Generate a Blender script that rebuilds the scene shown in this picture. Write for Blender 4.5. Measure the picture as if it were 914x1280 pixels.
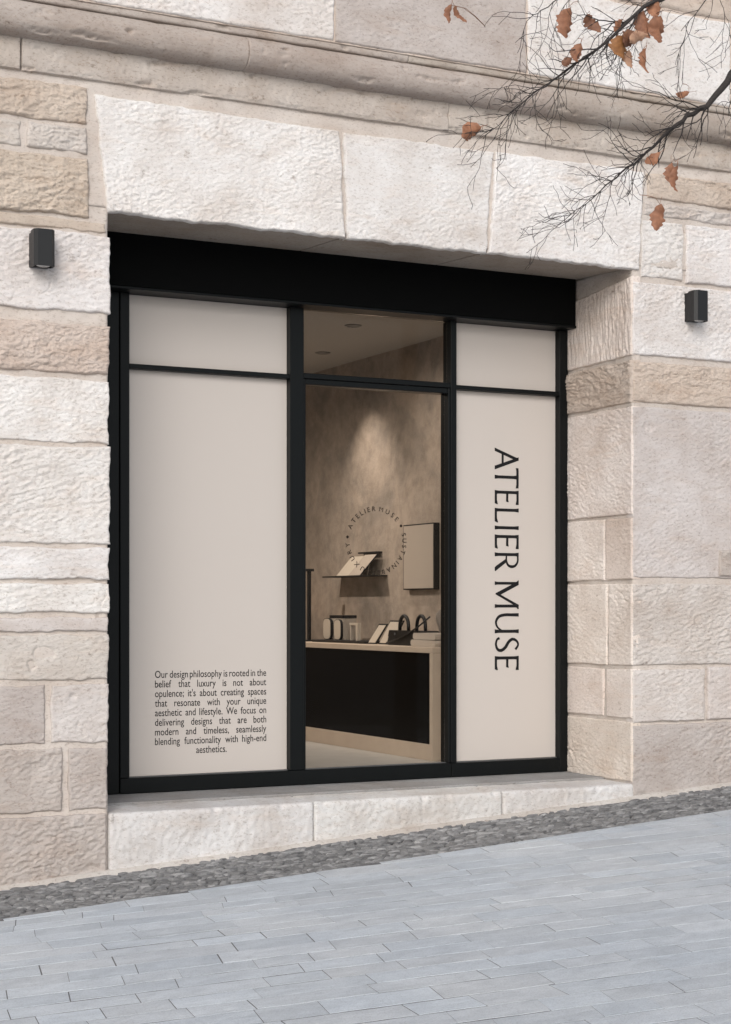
import bpy, math, random
import numpy as np
from mathutils import Vector, Matrix

R = math.radians
scene = bpy.context.scene
for o in list(bpy.data.objects):
    bpy.data.objects.remove(o)

# ------------------------------------------------------------------ camera
CAM = (-3.339, -9.994, 1.6)
cd = bpy.data.cameras.new('camera')
cam = bpy.data.objects.new('camera', cd)
scene.collection.objects.link(cam)
cam.location = CAM
cam.rotation_euler = (R(90), 0, -R(26.9676))
cd.sensor_fit = 'VERTICAL'
cd.sensor_height = 36.0
cd.sensor_width = 36.0
cd.lens = 60.6375
cd.shift_y = 0.09375
cd.clip_start = 0.05
cd.clip_end = 1000
scene.camera = cam

# ------------------------------------------------------------------ sky, sun, exposure
SUN_DIR = Vector((-0.52, -0.82, 0.52)).normalized()      # towards the sun
SUN_EL = math.asin(SUN_DIR.z)
SUN_ROT = math.atan2(SUN_DIR.x, SUN_DIR.y)
world = bpy.data.worlds.new('World')
scene.world = world
world.use_nodes = True
wn = world.node_tree
wn.nodes.clear()
sky = wn.nodes.new('ShaderNodeTexSky')
sky.sky_type = 'NISHITA'
sky.sun_disc = False
sky.sun_elevation = SUN_EL
sky.sun_rotation = SUN_ROT
sky.air_density = 1.0
sky.dust_density = 2.0
sky.ozone_density = 1.0
hsv = wn.nodes.new('ShaderNodeHueSaturation')
hsv.inputs['Saturation'].default_value = 0.42          # thin overcast
bg = wn.nodes.new('ShaderNodeBackground')
bg.inputs['Strength'].default_value = 0.15
wo = wn.nodes.new('ShaderNodeOutputWorld')
wn.links.new(sky.outputs[0], hsv.inputs['Color'])
wn.links.new(hsv.outputs[0], bg.inputs['Color'])
wn.links.new(bg.outputs[0], wo.inputs['Surface'])

sl = bpy.data.lights.new('sun', 'SUN')
sl.energy = 1.05
sl.angle = R(26)
sl.color = (1.0, 0.98, 0.96)
sun = bpy.data.objects.new('sun', sl)
scene.collection.objects.link(sun)
sun.rotation_euler = SUN_DIR.to_track_quat('Z', 'Y').to_euler()
sun.location = (-6, -8, 9)

vs = scene.view_settings
vs.view_transform = 'Standard'
vs.look = 'None'
vs.exposure = 0.22
vs.gamma = 1.0
vs.use_curve_mapping = False

# ------------------------------------------------------------------ helpers
COL = scene.collection
rng = random.Random(7)

def tag(o, label=None, cat=None, group=None, kind=None):
    if label: o['label'] = label
    if cat: o['category'] = cat
    if group: o['group'] = group
    if kind: o['kind'] = kind
    return o

def empty(name, loc=(0, 0, 0), rz=0.0):
    o = bpy.data.objects.new(name, None)
    COL.objects.link(o)
    o.location = loc
    o.rotation_euler = (0, 0, rz)
    o.empty_display_size = 0.1
    return o

def link(name, me, mat, parent=None, color=None, smooth=False, world_coords=True):
    """one mesh object; geometry given in world coordinates unless told otherwise"""
    o = bpy.data.objects.new(name, me)
    COL.objects.link(o)
    if mat is not None and len(me.materials) == 0:
        me.materials.append(mat)
    if parent is not None:
        o.parent = parent
        if world_coords:
            p = parent
            off = Vector((0, 0, 0))
            while p is not None:
                off += p.location
                p = p.parent
            o.location = -off
    if color: o.color = (*color, 1)
    if smooth:
        me.polygons.foreach_set('use_smooth', [True] * len(me.polygons))
    return o

class MB:
    """collects verts and faces of ONE piece"""
    def __init__(s): s.v = []; s.f = []
    def add(s, vs_, fs_):
        n = len(s.v); s.v += [tuple(v) for v in vs_]; s.f += [tuple(i + n for i in f) for f in fs_]; return s
    def box(s, x0, x1, y0, y1, z0, z1, b=0.0):
        if b <= 0:
            v = [(x0,y0,z0),(x1,y0,z0),(x1,y1,z0),(x0,y1,z0),(x0,y0,z1),(x1,y0,z1),(x1,y1,z1),(x0,y1,z1)]
            return s.add(v, [(0,3,2,1),(4,5,6,7),(0,1,5,4),(1,2,6,5),(2,3,7,6),(3,0,4,7)])
        # bevelled box: 24 verts
        X = (x0, x1); Y = (y0, y1); Z = (z0, z1)
        v = []; idx = {}
        for i in (0, 1):
            for j in (0, 1):
                for k in (0, 1):
                    sx, sy, sz = (1, -1)[i], (1, -1)[j], (1, -1)[k]
                    for a in range(3):
                        p = [X[i] + sx*b, Y[j] + sy*b, Z[k] + sz*b]
                        p[a] = (X[i], Y[j], Z[k])[a]
                        idx[(i, j, k, a)] = len(v); v.append(tuple(p))
        f = []
        for a in range(3):
            o1, o2 = [q for q in range(3) if q != a]
            for sgn in (0, 1):
                q = []
                for (m, n_) in ((0, 0), (1, 0), (1, 1), (0, 1)):
                    c = [0, 0, 0]; c[a] = sgn; c[o1] = m; c[o2] = n_
                    q.append(idx[(*c, a)])
                flip = (sgn == 0) ^ (a == 1)
                f.append(tuple(q[::-1] if flip else q))
        for a in range(3):                       # edges along axis a
            o1, o2 = [q for q in range(3) if q != a]
            for m in (0, 1):
                for n_ in (0, 1):
                    c0 = [0, 0, 0]; c0[o1] = m; c0[o2] = n_; c1 = list(c0); c1[a] = 1
                    f.append((idx[(*c0, o1)], idx[(*c1, o1)], idx[(*c1, o2)], idx[(*c0, o2)]))
        for i in (0, 1):
            for j in (0, 1):
                for k in (0, 1):
                    f.append((idx[(i, j, k, 0)], idx[(i, j, k, 1)], idx[(i, j, k, 2)]))
        return s.add(v, f)
    def tube(s, pts, rad, n=6, cap=True):
        base = len(s.v); P = [Vector(p) for p in pts]
        ref = Vector((0.3, 0.9, 0.2)).normalized()
        for i, p in enumerate(P):
            d = (P[min(i+1, len(P)-1)] - P[max(i-1, 0)])
            if d.length < 1e-9: d = Vector((0, 0, 1))
            d.normalize()
            a = d.cross(ref)
            if a.length < 1e-3: a = d.cross(Vector((1, 0, 0)))
            a.normalize(); b = d.cross(a)
            r = rad[i] if hasattr(rad, '__len__') else rad
            for k in range(n):
                t = 2*math.pi*k/n
                s.v.append(tuple(p + a*(r*math.cos(t)) + b*(r*math.sin(t))))
        for i in range(len(P)-1):
            for k in range(n):
                k2 = (k+1) % n
                s.f.append((base+i*n+k, base+i*n+k2, base+(i+1)*n+k2, base+(i+1)*n+k))
        if cap:
            s.f.append(tuple(base+k for k in range(n))[::-1])
            s.f.append(tuple(base+(len(P)-1)*n+k for k in range(n)))
        return s
    def prism(s, poly, axis, c0, c1):
        """polygon in the two other axes, extruded along axis from c0 to c1"""
        def pt(p, c):
            return {'x': (c, p[0], p[1]), 'y': (p[0], c, p[1]), 'z': (p[0], p[1], c)}[axis]
        n = len(poly)
        v = [pt(p, c0) for p in poly] + [pt(p, c1) for p in poly]
        f = [tuple(range(n))[::-1], tuple(range(n, 2*n))] + [(i, (i+1) % n, n+(i+1) % n, n+i) for i in range(n)]
        return s.add(v, f)
    def mesh(s, name):
        me = bpy.data.meshes.new(name); me.from_pydata(s.v, [], s.f); me.update()
        import bmesh
        bm = bmesh.new(); bm.from_mesh(me); bmesh.ops.recalc_face_normals(bm, faces=bm.faces); bm.to_mesh(me); bm.free()
        return me
    def build(s, name, mat, parent=None, color=None, smooth=False):
        return link(name, s.mesh(name), mat, parent, color, smooth)

def bx(name, mat, parent, x0, x1, y0, y1, z0, z1, b=0.0, color=None):
    return MB().box(x0, x1, y0, y1, z0, z1, b).build(name, mat, parent, color)

# ------------------------------------------------------------------ vectorised noise
_pr = np.random.RandomState(11)
_perm = _pr.permutation(512).astype(np.int64)
_ang = _pr.rand(512) * 2*np.pi
_gx, _gy = np.cos(_ang), np.sin(_ang)
def pn(x, y):
    xi = np.floor(x).astype(np.int64); yi = np.floor(y).astype(np.int64)
    xf = x - xi; yf = y - yi
    u = xf*xf*xf*(xf*(xf*6-15)+10); v = yf*yf*yf*(yf*(yf*6-15)+10)
    def g(i, j, fx, fy):
        h = _perm[(_perm[(xi+i) & 511] + yi + j) & 511]
        return _gx[h]*fx + _gy[h]*fy
    n00 = g(0,0,xf,yf); n10 = g(1,0,xf-1,yf); n01 = g(0,1,xf,yf-1); n11 = g(1,1,xf-1,yf-1)
    a = n00 + u*(n10-n00); b = n01 + u*(n11-n01)
    return (a + v*(b-a)) * 1.5
def fbm(x, y, o=3):
    t = 0; amp = 1.0; s = 0
    for i in range(o):
        t = t + amp*pn(x*2**i + 17.3*i, y*2**i + 5.1*i); s += amp; amp *= 0.5
    return t/s

# ------------------------------------------------------------------ materials
def newmat(name):
    m = bpy.data.materials.new(name); m.use_nodes = True
    nt = m.node_tree; nt.nodes.clear()
    out = nt.nodes.new('ShaderNodeOutputMaterial'); b = nt.nodes.new('ShaderNodeBsdfPrincipled')
    nt.links.new(b.outputs[0], out.inputs['Surface'])
    return m, nt, b
def nd(nt, t, **kw):
    n = nt.nodes.new(t)
    for k, v in kw.items():
        if k in n.inputs: n.inputs[k].default_value = v
        else: setattr(n, k, v)
    return n
def ramp(nt, src, p0, c0, p1, c1):
    r = nt.nodes.new('ShaderNodeValToRGB'); e = r.color_ramp.elements
    e[0].position = p0; e[0].color = (*c0, 1) if len(c0) == 3 else c0
    e[1].position = p1; e[1].color = (*c1, 1) if len(c1) == 3 else c1
    nt.links.new(src, r.inputs[0]); return r
def coords(nt, scale=(1,1,1), rot=(0,0,0)):
    tc = nt.nodes.new('ShaderNodeTexCoord'); mp = nt.nodes.new('ShaderNodeMapping')
    mp.inputs['Scale'].default_value = scale; mp.inputs['Rotation'].default_value = rot
    nt.links.new(tc.outputs['Object'], mp.inputs[0]); return mp.outputs[0]
def mixc(nt, fac, a, b, mode='MIX'):
    m = nt.nodes.new('ShaderNodeMix'); m.data_type = 'RGBA'; m.blend_type = mode
    for sock, val in ((m.inputs[0], fac), (m.inputs[6], a), (m.inputs[7], b)):
        if hasattr(val, 'links') or hasattr(val, 'is_linked'): nt.links.new(val, sock)
        elif isinstance(val, (int, float)): sock.default_value = val
        else: sock.default_value = (*val, 1)
    return m.outputs[2]

def plain(name, col, rough=0.5, metallic=0.0, bump=0.0, bscale=60, spec=0.5, var=0.0):
    m, nt, b = newmat(name)
    b.inputs['Base Color'].default_value = (*col, 1); b.inputs['Roughness'].default_value = rough
    b.inputs['Metallic'].default_value = metallic; b.inputs['Specular IOR Level'].default_value = spec
    n = nd(nt, 'ShaderNodeTexNoise', Scale=bscale, Detail=4.0)
    nt.links.new(coords(nt), n.inputs['Vector'])
    if var > 0:
        r = ramp(nt, n.outputs[0], 0.3, tuple(c*(1-var) for c in col), 0.7, tuple(min(1, c*(1+var)) for c in col))
        nt.links.new(r.outputs[0], b.inputs['Base Color'])
    if bump > 0:
        bp = nd(nt, 'ShaderNodeBump', Strength=bump, Distance=0.005)
        nt.links.new(n.outputs[0], bp.inputs['Height']); nt.links.new(bp.outputs[0], b.inputs['Normal'])
    return m

def stone_material(name, fine=1.0, stain=0.5):
    m, nt, b = newmat(name)
    oi = nt.nodes.new('ShaderNodeObjectInfo')
    c = coords(nt)
    # broad mottling: warm / pale patches
    n1 = nd(nt, 'ShaderNodeTexNoise', Scale=2.3, Detail=5.0, Roughness=0.6); nt.links.new(c, n1.inputs['Vector'])
    r1 = ramp(nt, n1.outputs[0], 0.32, (0.87, 0.83, 0.80), 0.62, (1.05, 1.05, 1.05))
    col = mixc(nt, 1.0, oi.outputs['Color'], r1.outputs[0], 'MULTIPLY')
    n9 = nd(nt, 'ShaderNodeTexNoise', Scale=1.5, Detail=8.0, Roughness=0.68, Distortion=1.0); nt.links.new(coords(nt, (1.0, 1.0, 1.5)), n9.inputs['Vector'])
    r9 = ramp(nt, n9.outputs[0], 0.50, (1, 1, 1), 0.66, (0.80, 0.745, 0.70))
    col = mixc(nt, stain, col, mixc(nt, 1.0, col, r9.outputs[0], 'MULTIPLY'))
    # rusty tan veining in layers
    c2 = coords(nt, (1.2, 1.2, 5.0))
    n2 = nd(nt, 'ShaderNodeTexNoise', Scale=2.0, Detail=6.0, Roughness=0.65, Distortion=0.6); nt.links.new(c2, n2.inputs['Vector'])
    r2 = ramp(nt, n2.outputs[0], 0.52, (0, 0, 0), 0.72, (1, 1, 1))
    f2 = nd(nt, 'ShaderNodeMath', operation='MULTIPLY'); f2.inputs[1].default_value = stain
    nt.links.new(r2.outputs[0], f2.inputs[0])
    col = mixc(nt, f2.outputs[0], col, (0.93, 0.84, 0.765), 'MULTIPLY')
    # fine dark pores: grime, with crevice shade put into the colour; scattered larger flecks
    c3 = coords(nt, (1.0, 1.0, 1.9))
    n3 = nd(nt, 'ShaderNodeTexNoise', Scale=46.0, Detail=4.0, Roughness=0.75); nt.links.new(c3, n3.inputs['Vector'])
    r3 = ramp(nt, n3.outputs[0], 0.33, (0.70, 0.665, 0.64), 0.47, (1, 1, 1))
    col = mixc(nt, 1.0, col, r3.outputs[0], 'MULTIPLY')
    n5 = nd(nt, 'ShaderNodeTexNoise', Scale=11.0, Detail=6.0, Roughness=0.7); nt.links.new(c3, n5.inputs['Vector'])
    r5 = ramp(nt, n5.outputs[0], 0.29, (0.60, 0.56, 0.53), 0.38, (1, 1, 1))
    col = mixc(nt, 1.0, col, r5.outputs[0], 'MULTIPLY')
    nt.links.new(col, b.inputs['Base Color'])
    b.inputs['Roughness'].default_value = 0.9; b.inputs['Specular IOR Level'].default_value = 0.2
    n4 = nd(nt, 'ShaderNodeTexNoise', Scale=110.0, Detail=4.0, Roughness=0.75); nt.links.new(c3, n4.inputs['Vector'])
    bp = nd(nt, 'ShaderNodeBump', Strength=0.8*fine, Distance=0.006)
    nt.links.new(n4.outputs[0], bp.inputs['Height']); nt.links.new(bp.outputs[0], b.inputs['Normal'])
    return m

M_STONE = stone_material('limestone')
M_SMOOTH = stone_material('dressed_limestone', 0.4, 0.5)
M_MORTAR = stone_material('lime_mortar', 0.5, 0.3)
M_BLACK = plain('black_powder_coat', (0.0042, 0.0052, 0.0056), 0.38, spec=0.17, bump=0.05, bscale=400)
M_FASCIA = plain('matt_black_fascia', (0.0022, 0.0025, 0.0026), 0.7, spec=0.08, bump=0.03, bscale=200)
M_BEAD = plain('grey_glazing_bead', (0.16, 0.165, 0.17), 0.35, 0.6)
M_VINYL = plain('beige_vinyl', (0.505, 0.462, 0.428), 0.55, spec=0.25)
M_INK = plain('black_vinyl_ink', (0.008, 0.008, 0.009), 0.6, spec=0.2)
M_INK2 = plain('dark_frosted_ink', (0.022, 0.016, 0.012), 0.7, spec=0.1)
M_LAMP = plain('dark_lamp_metal', (0.009, 0.009, 0.0095), 0.45, 0.1, bump=0.05, bscale=300)
M_TRIM = plain('downlight_trim', (0.27, 0.25, 0.23), 0.4)
M_LENS = plain('lamp_lens', (0.45, 0.45, 0.44), 0.25)
M_BARK = plain('dark_bark', (0.030, 0.024, 0.022), 0.85, bump=0.6, bscale=90, var=0.35)
M_TRUNK = plain('trunk_bark', (0.11, 0.095, 0.085), 0.9, bump=1.0, bscale=30, var=0.35)
M_COUNTER = plain('beige_counter', (0.55, 0.45, 0.36), 0.5, var=0.04, bscale=9)
M_GLOSS = plain('black_gloss_panel', (0.002, 0.002, 0.0022), 0.25, spec=0.06)
M_DARK = plain('dark_leather', (0.008, 0.007, 0.007), 0.5, bump=0.2, bscale=150)
M_PALE = plain('pale_card', (0.55, 0.48, 0.40), 0.6)
M_CANVAS = plain('pale_canvas', (0.46, 0.395, 0.335), 0.7, bump=0.1, bscale=400)
M_CLOTH = plain('off_white_cloth', (0.48, 0.42, 0.36), 0.9, bump=0.3, bscale=80)
M_GREYCLOTH = plain('grey_cloth', (0.22, 0.19, 0.165), 0.9, bump=0.3, bscale=80)
M_CEIL = plain('ceiling_paint', (0.44, 0.41, 0.375), 0.8, bump=0.15, bscale=40, var=0.06)

def leaf_material():
    m, nt, b = newmat('dry_leaf')
    oi = nt.nodes.new('ShaderNodeObjectInfo')
    n = nd(nt, 'ShaderNodeTexNoise', Scale=45.0, Detail=4.0); nt.links.new(coords(nt), n.inputs['Vector'])
    r = ramp(nt, n.outputs[0], 0.3, (0.7, 0.6, 0.55), 0.7, (1.15, 1.1, 1.05))
    nt.links.new(mixc(nt, 1.0, oi.outputs['Color'], r.outputs[0], 'MULTIPLY'), b.inputs['Base Color'])
    b.inputs['Roughness'].default_value = 0.65
    return m
M_LEAF = leaf_material()

def plaster_material():
    m, nt, b = newmat('worn_plaster')
    c = coords(nt)
    n1 = nd(nt, 'ShaderNodeTexNoise', Scale=1.6, Detail=6.0, Roughness=0.62, Distortion=0.8); nt.links.new(c, n1.inputs['Vector'])
    r1 = ramp(nt, n1.outputs[0], 0.36, (0.30, 0.258, 0.222), 0.58, (0.43, 0.36, 0.30))
    n2 = nd(nt, 'ShaderNodeTexNoise', Scale=9.0, Detail=6.0, Roughness=0.7); nt.links.new(c, n2.inputs['Vector'])
    r2 = ramp(nt, n2.outputs[0], 0.35, (0.80, 0.78, 0.76), 0.6, (1.05, 1.04, 1.03))
    nt.links.new(mixc(nt, 1.0, r1.outputs[0], r2.outputs[0], 'MULTIPLY'), b.inputs['Base Color'])
    b.inputs['Roughness'].default_value = 0.85
    n3 = nd(nt, 'ShaderNodeTexNoise', Scale=14.0, Detail=6.0, Roughness=0.7); nt.links.new(c, n3.inputs['Vector'])
    bp = nd(nt, 'ShaderNodeBump', Strength=0.5, Distance=0.012)
    nt.links.new(n3.outputs[0], bp.inputs['Height']); nt.links.new(bp.outputs[0], b.inputs['Normal'])
    return m
M_PLASTER = plaster_material()
M_FLOOR = plain('polished_concrete', (0.46, 0.445, 0.425), 0.35, var=0.08, bscale=5, bump=0.03)

def glass_material():
    m = bpy.data.materials.new('shop_glass'); m.use_nodes = True
    nt = m.node_tree; nt.nodes.clear()
    out = nt.nodes.new('ShaderNodeOutputMaterial')
    tr = nd(nt, 'ShaderNodeBsdfTransparent'); tr.inputs[0].default_value = (0.88, 0.88, 0.87, 1)
    gl = nd(nt, 'ShaderNodeBsdfGlossy'); gl.inputs['Roughness'].default_value = 0.0
    gl.inputs[0].default_value = (1, 1, 1, 1)
    fr = nd(nt, 'ShaderNodeFresnel'); fr.inputs['IOR'].default_value = 1.12     # coated, low reflection
    mx = nt.nodes.new('ShaderNodeMixShader')
    nt.links.new(fr.outputs[0], mx.inputs[0]); nt.links.new(tr.outputs[0], mx.inputs[1]); nt.links.new(gl.outputs[0], mx.inputs[2])
    nt.links.new(mx.outputs[0], out.inputs['Surface'])
    return m
M_GLASS = glass_material()

def slate_material():
    m, nt, b = newmat('blue_grey_slate')
    oi = nt.nodes.new('ShaderNodeObjectInfo')
    rv = ramp(nt, oi.outputs['Random'], 0.0, (0.95, 0.95, 0.95), 1.0, (1.04, 1.04, 1.04))
    col = mixc(nt, 1.0, oi.outputs['Color'], rv.outputs[0], 'MULTIPLY')
    c2 = coords(nt, (2.2, 5.0, 4.0), (0, 0, R(10)))
    n1 = nd(nt, 'ShaderNodeTexNoise', Scale=2.4, Detail=7.0, Roughness=0.65, Distortion=0.4); nt.links.new(c2, n1.inputs['Vector'])
    r1 = ramp(nt, n1.outputs[0], 0.30, (0.86, 0.865, 0.87), 0.70, (1.10, 1.10, 1.10))
    col = mixc(nt, 1.0, col, r1.outputs[0], 'MULTIPLY')
    n0 = nd(nt, 'ShaderNodeTexNoise', Scale=1.1, Detail=4.0, Roughness=0.6); nt.links.new(coords(nt), n0.inputs['Vector'])
    r0 = ramp(nt, n0.outputs[0], 0.3, (0.90, 0.91, 0.93), 0.7, (1.05, 1.04, 1.03))
    col = mixc(nt, 1.0, col, r0.outputs[0], 'MULTIPLY')
    # pale scuffs and darker damp stains of irregular outline
    n6 = nd(nt, 'ShaderNodeTexNoise', Scale=3.2, Detail=8.0, Roughness=0.72, Distortion=0.5); nt.links.new(coords(nt, (1, 2.2, 1), (0, 0, R(10))), n6.inputs['Vector'])
    r6 = ramp(nt, n6.outputs[0], 0.60, (1, 1, 1), 0.72, (1.16, 1.15, 1.13)); col = mixc(nt, 1.0, col, r6.outputs[0], 'MULTIPLY')
    r7 = ramp(nt, n6.outputs[0], 0.30, (0.84, 0.84, 0.84), 0.40, (1, 1, 1)); col = mixc(nt, 1.0, col, r7.outputs[0], 'MULTIPLY')
    n8 = nd(nt, 'ShaderNodeTexNoise', Scale=130.0, Detail=3.0); nt.links.new(coords(nt), n8.inputs['Vector'])
    r8 = ramp(nt, n8.outputs[0], 0.32, (0.82, 0.82, 0.82), 0.5, (1.03, 1.03, 1.03)); col = mixc(nt, 1.0, col, r8.outputs[0], 'MULTIPLY')
    nt.links.new(col, b.inputs['Base Color'])
    b.inputs['Roughness'].default_value = 0.7; b.inputs['Specular IOR Level'].default_value = 0.3
    n3 = nd(nt, 'ShaderNodeTexNoise', Scale=9.0, Detail=8.0, Roughness=0.7, Distortion=0.3); nt.links.new(c2, n3.inputs['Vector'])
    bp = nd(nt, 'ShaderNodeBump', Strength=0.75, Distance=0.008)
    nt.links.new(n3.outputs[0], bp.inputs['Height']); nt.links.new(bp.outputs[0], b.inputs['Normal'])
    return m
M_SLATE = slate_material()
M_GROUT = plain('grey_grout', (0.13, 0.13, 0.135), 0.95, bump=0.3, bscale=120, var=0.25)
M_BED = plain('dark_bedding', (0.03, 0.03, 0.03), 0.95, bump=0.5, bscale=90, var=0.3)

def cobble_material():
    m, nt, b = newmat('grey_cobble')
    g = nt.nodes.new('ShaderNodeNewGeometry')
    oi = nt.nodes.new('ShaderNodeObjectInfo')
    n = nd(nt, 'ShaderNodeTexNoise', Scale=11.0, Detail=4.0, Roughness=0.6); nt.links.new(coords(nt), n.inputs['Vector'])
    r = ramp(nt, n.outputs[0], 0.3, (0.075, 0.075, 0.078), 0.7, (0.235, 0.232, 0.23))
    isl = ramp(nt, g.outputs['Random Per Island'], 0.0, (0.6, 0.6, 0.6), 1.0, (1.35, 1.35, 1.35))
    col = mixc(nt, 1.0, r.outputs[0], isl.outputs[0], 'MULTIPLY')
    ob = ramp(nt, oi.outputs['Random'], 0.0, (0.75, 0.75, 0.75), 1.0, (1.25, 1.25, 1.25))
    nt.links.new(mixc(nt, 1.0, col, ob.outputs[0], 'MULTIPLY'), b.inputs['Base Color'])
    b.inputs['Roughness'].default_value = 0.6
    n3 = nd(nt, 'ShaderNodeTexNoise', Scale=120.0, Detail=4.0); nt.links.new(coords(nt), n3.inputs['Vector'])
    bp = nd(nt, 'ShaderNodeBump', Strength=0.3, Distance=0.004)
    nt.links.new(n3.outputs[0], bp.inputs['Height']); nt.links.new(bp.outputs[0], b.inputs['Normal'])
    return m
M_COBBLE = cobble_material()

def far_ground_material():
    m, nt, b = newmat('far_paving')
    br = nd(nt, 'ShaderNodeTexBrick', Scale=1.0)
    br.inputs['Color1'].default_value = (0.30, 0.325, 0.36, 1); br.inputs['Color2'].default_value = (0.34, 0.365, 0.40, 1)
    br.inputs['Mortar'].default_value = (0.16, 0.165, 0.175, 1)
    br.inputs['Mortar Size'].default_value = 0.006; br.inputs['Brick Width'].default_value = 0.6; br.inputs['Row Height'].default_value = 0.24
    nt.links.new(coords(nt, (1, 1, 1), (0, 0, R(10))), br.inputs['Vector'])
    nt.links.new(br.outputs[0], b.inputs['Base Color']); b.inputs['Roughness'].default_value = 0.8
    return m
M_FAR = far_ground_material()

# ------------------------------------------------------------------ ground
SL, KC = 0.0667, 0.02
def gz(x, y): return SL*x + KC*y
STRIP_Y = -0.83

def ground_sheet(name, mat, x0, x1, y0, y1, dz, parent=None, n=1):
    mb = MB(); 
    for i in range(n+1):
        for j in range(n+1):
            x = x0+(x1-x0)*i/n; y = y0+(y1-y0)*j/n
            mb.v.append((x, y, gz(x, y)+dz))
    for i in range(n):
        for j in range(n):
            a = i*(n+1)+j; mb.f.append((a, a+n+1, a+n+2, a+1))
    return mb.build(name, mat, parent)
tag(ground_sheet('ground', M_FAR, -120, 120, -160, 40, -0.040), kind='structure')

pav = empty('pavement', (0, -3, gz(0, -3)))
tag(pav, kind='structure')
ground_sheet('grout_bed', M_GROUT, -3.2, 6.2, -6.6, STRIP_Y, -0.0012, pav)

def clip_y(poly, ymax):
    out = []
    for i in range(len(poly)):
        a, b = poly[i], poly[(i+1) % len(poly)]
        ia, ib = a[1] <= ymax, b[1] <= ymax
        if ia: out.append(a)
        if ia != ib:
            t = (ymax-a[1])/(b[1]-a[1]); out.append((a[0]+(b[0]-a[0])*t, ymax))
    return out

def make_setts():
    r = random.Random(21)
    al = R(-10.5); d = (math.cos(al), math.sin(al)); n = (-math.sin(al), math.cos(al))
    q = 0.6
    base_col = (0.525, 0.562, 0.60)
    count = 0; rest = MB()
    while q > -7.2:
        w = r.uniform(0.145, 0.215)
        p = -3.6 - r.uniform(0, 0.6); rowsk = r.uniform(-0.02, 0.02)
        while p < 6.4:
            L = r.uniform(0.26, 0.60)
            g = r.choice((0.0012, 0.002, 0.003, 0.0045, 0.007)); g2 = r.choice((0.0008, 0.0015, 0.0025, 0.0035))
            sk = rowsk
            pts = [(p+g2, q-w+g), (p+L-g2, q-w+g), (p+L-g2+sk, q-g), (p+g2+sk, q-g)]
            poly = []
            for i in range(4):
                a, b = pts[i], pts[(i+1) % 4]
                k = max(1, int(math.hypot(b[0]-a[0], b[1]-a[1])/0.11))
                for j in range(k):
                    t = j/k; jit = 0 if j == 0 else 0.0035
                    poly.append((a[0]+(b[0]-a[0])*t + r.uniform(-jit, jit), a[1]+(b[1]-a[1])*t + r.uniform(-jit, jit)))
            wp = [(a*d[0]+b*n[0], a*d[1]+b*n[1]) for a, b in poly]
            wp = clip_y(wp, STRIP_Y - 0.006)
            p += L
            if len(wp) < 4: continue
            cx = sum(a for a, b in wp)/len(wp); cy = sum(b for a, b in wp)/len(wp)
            if not (-3.0 < cx < 6.0 and -6.4 < cy): continue
            if math.hypot(cx-4.35, cy+2.6) < 0.55: continue
            # outside what the photograph sees by a wide margin
            fx, fy = cx-CAM[0], cy-CAM[1]
            dep = fx*0.4535+fy*0.8912; lat = fx*0.8912-fy*0.4535
            inview = dep > 6.2 and abs(lat/dep) < 0.235
            if dep < 2.5: continue
            area = abs(sum(wp[i][0]*wp[(i+1) % len(wp)][1]-wp[(i+1) % len(wp)][0]*wp[i][1] for i in range(len(wp))))/2
            if area < 0.006: continue
            dz = r.uniform(-0.0003, 0.0012); tx = r.uniform(-0.001, 0.001); ty = r.uniform(-0.001, 0.001)
            mb = MB(); m_ = len(wp); bev = 0.0006
            rings = ((bev*1.0, 0.0), (0.0, -0.0012), (0.0, -0.03))
            for ins, dh in rings:
                for a, b in wp:
                    vx, vy = cx-a, cy-b; l = math.hypot(vx, vy)
                    x = a+vx/l*ins; y = b+vy/l*ins
                    mb.v.append((x, y, gz(x, y)+dz+dh+(x-cx)*tx+(y-cy)*ty))
            mb.f.append(tuple(range(m_)))
            for k in range(2):
                for i in range(m_):
                    j = (i+1) % m_; mb.f.append((k*m_+i, (k+1)*m_+i, (k+1)*m_+j, k*m_+j))
            s_ = r.uniform(0.93, 1.05); wv = r.uniform(-0.006, 0.009)
            if inview and count < 300:
                mb.build('paving_slab', M_SLATE, pav, (base_col[0]*s_+wv, base_col[1]*s_, base_col[2]*s_-wv)); count += 1
            else:
                rest.add(mb.v, mb.f)
        q -= w
    rest.build('paving_slabs', M_SLATE, pav, base_col)['kind'] = 'stuff'
    return count
n_setts = make_setts()

# cobble strip along the wall foot
strip = empty('cobble_strip', (0, -0.4, gz(0, -0.4)))
tag(strip, kind='structure')
ground_sheet('bedding', M_BED, -3.2, 7.2, STRIP_Y, 0.05, -0.022, strip)

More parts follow.
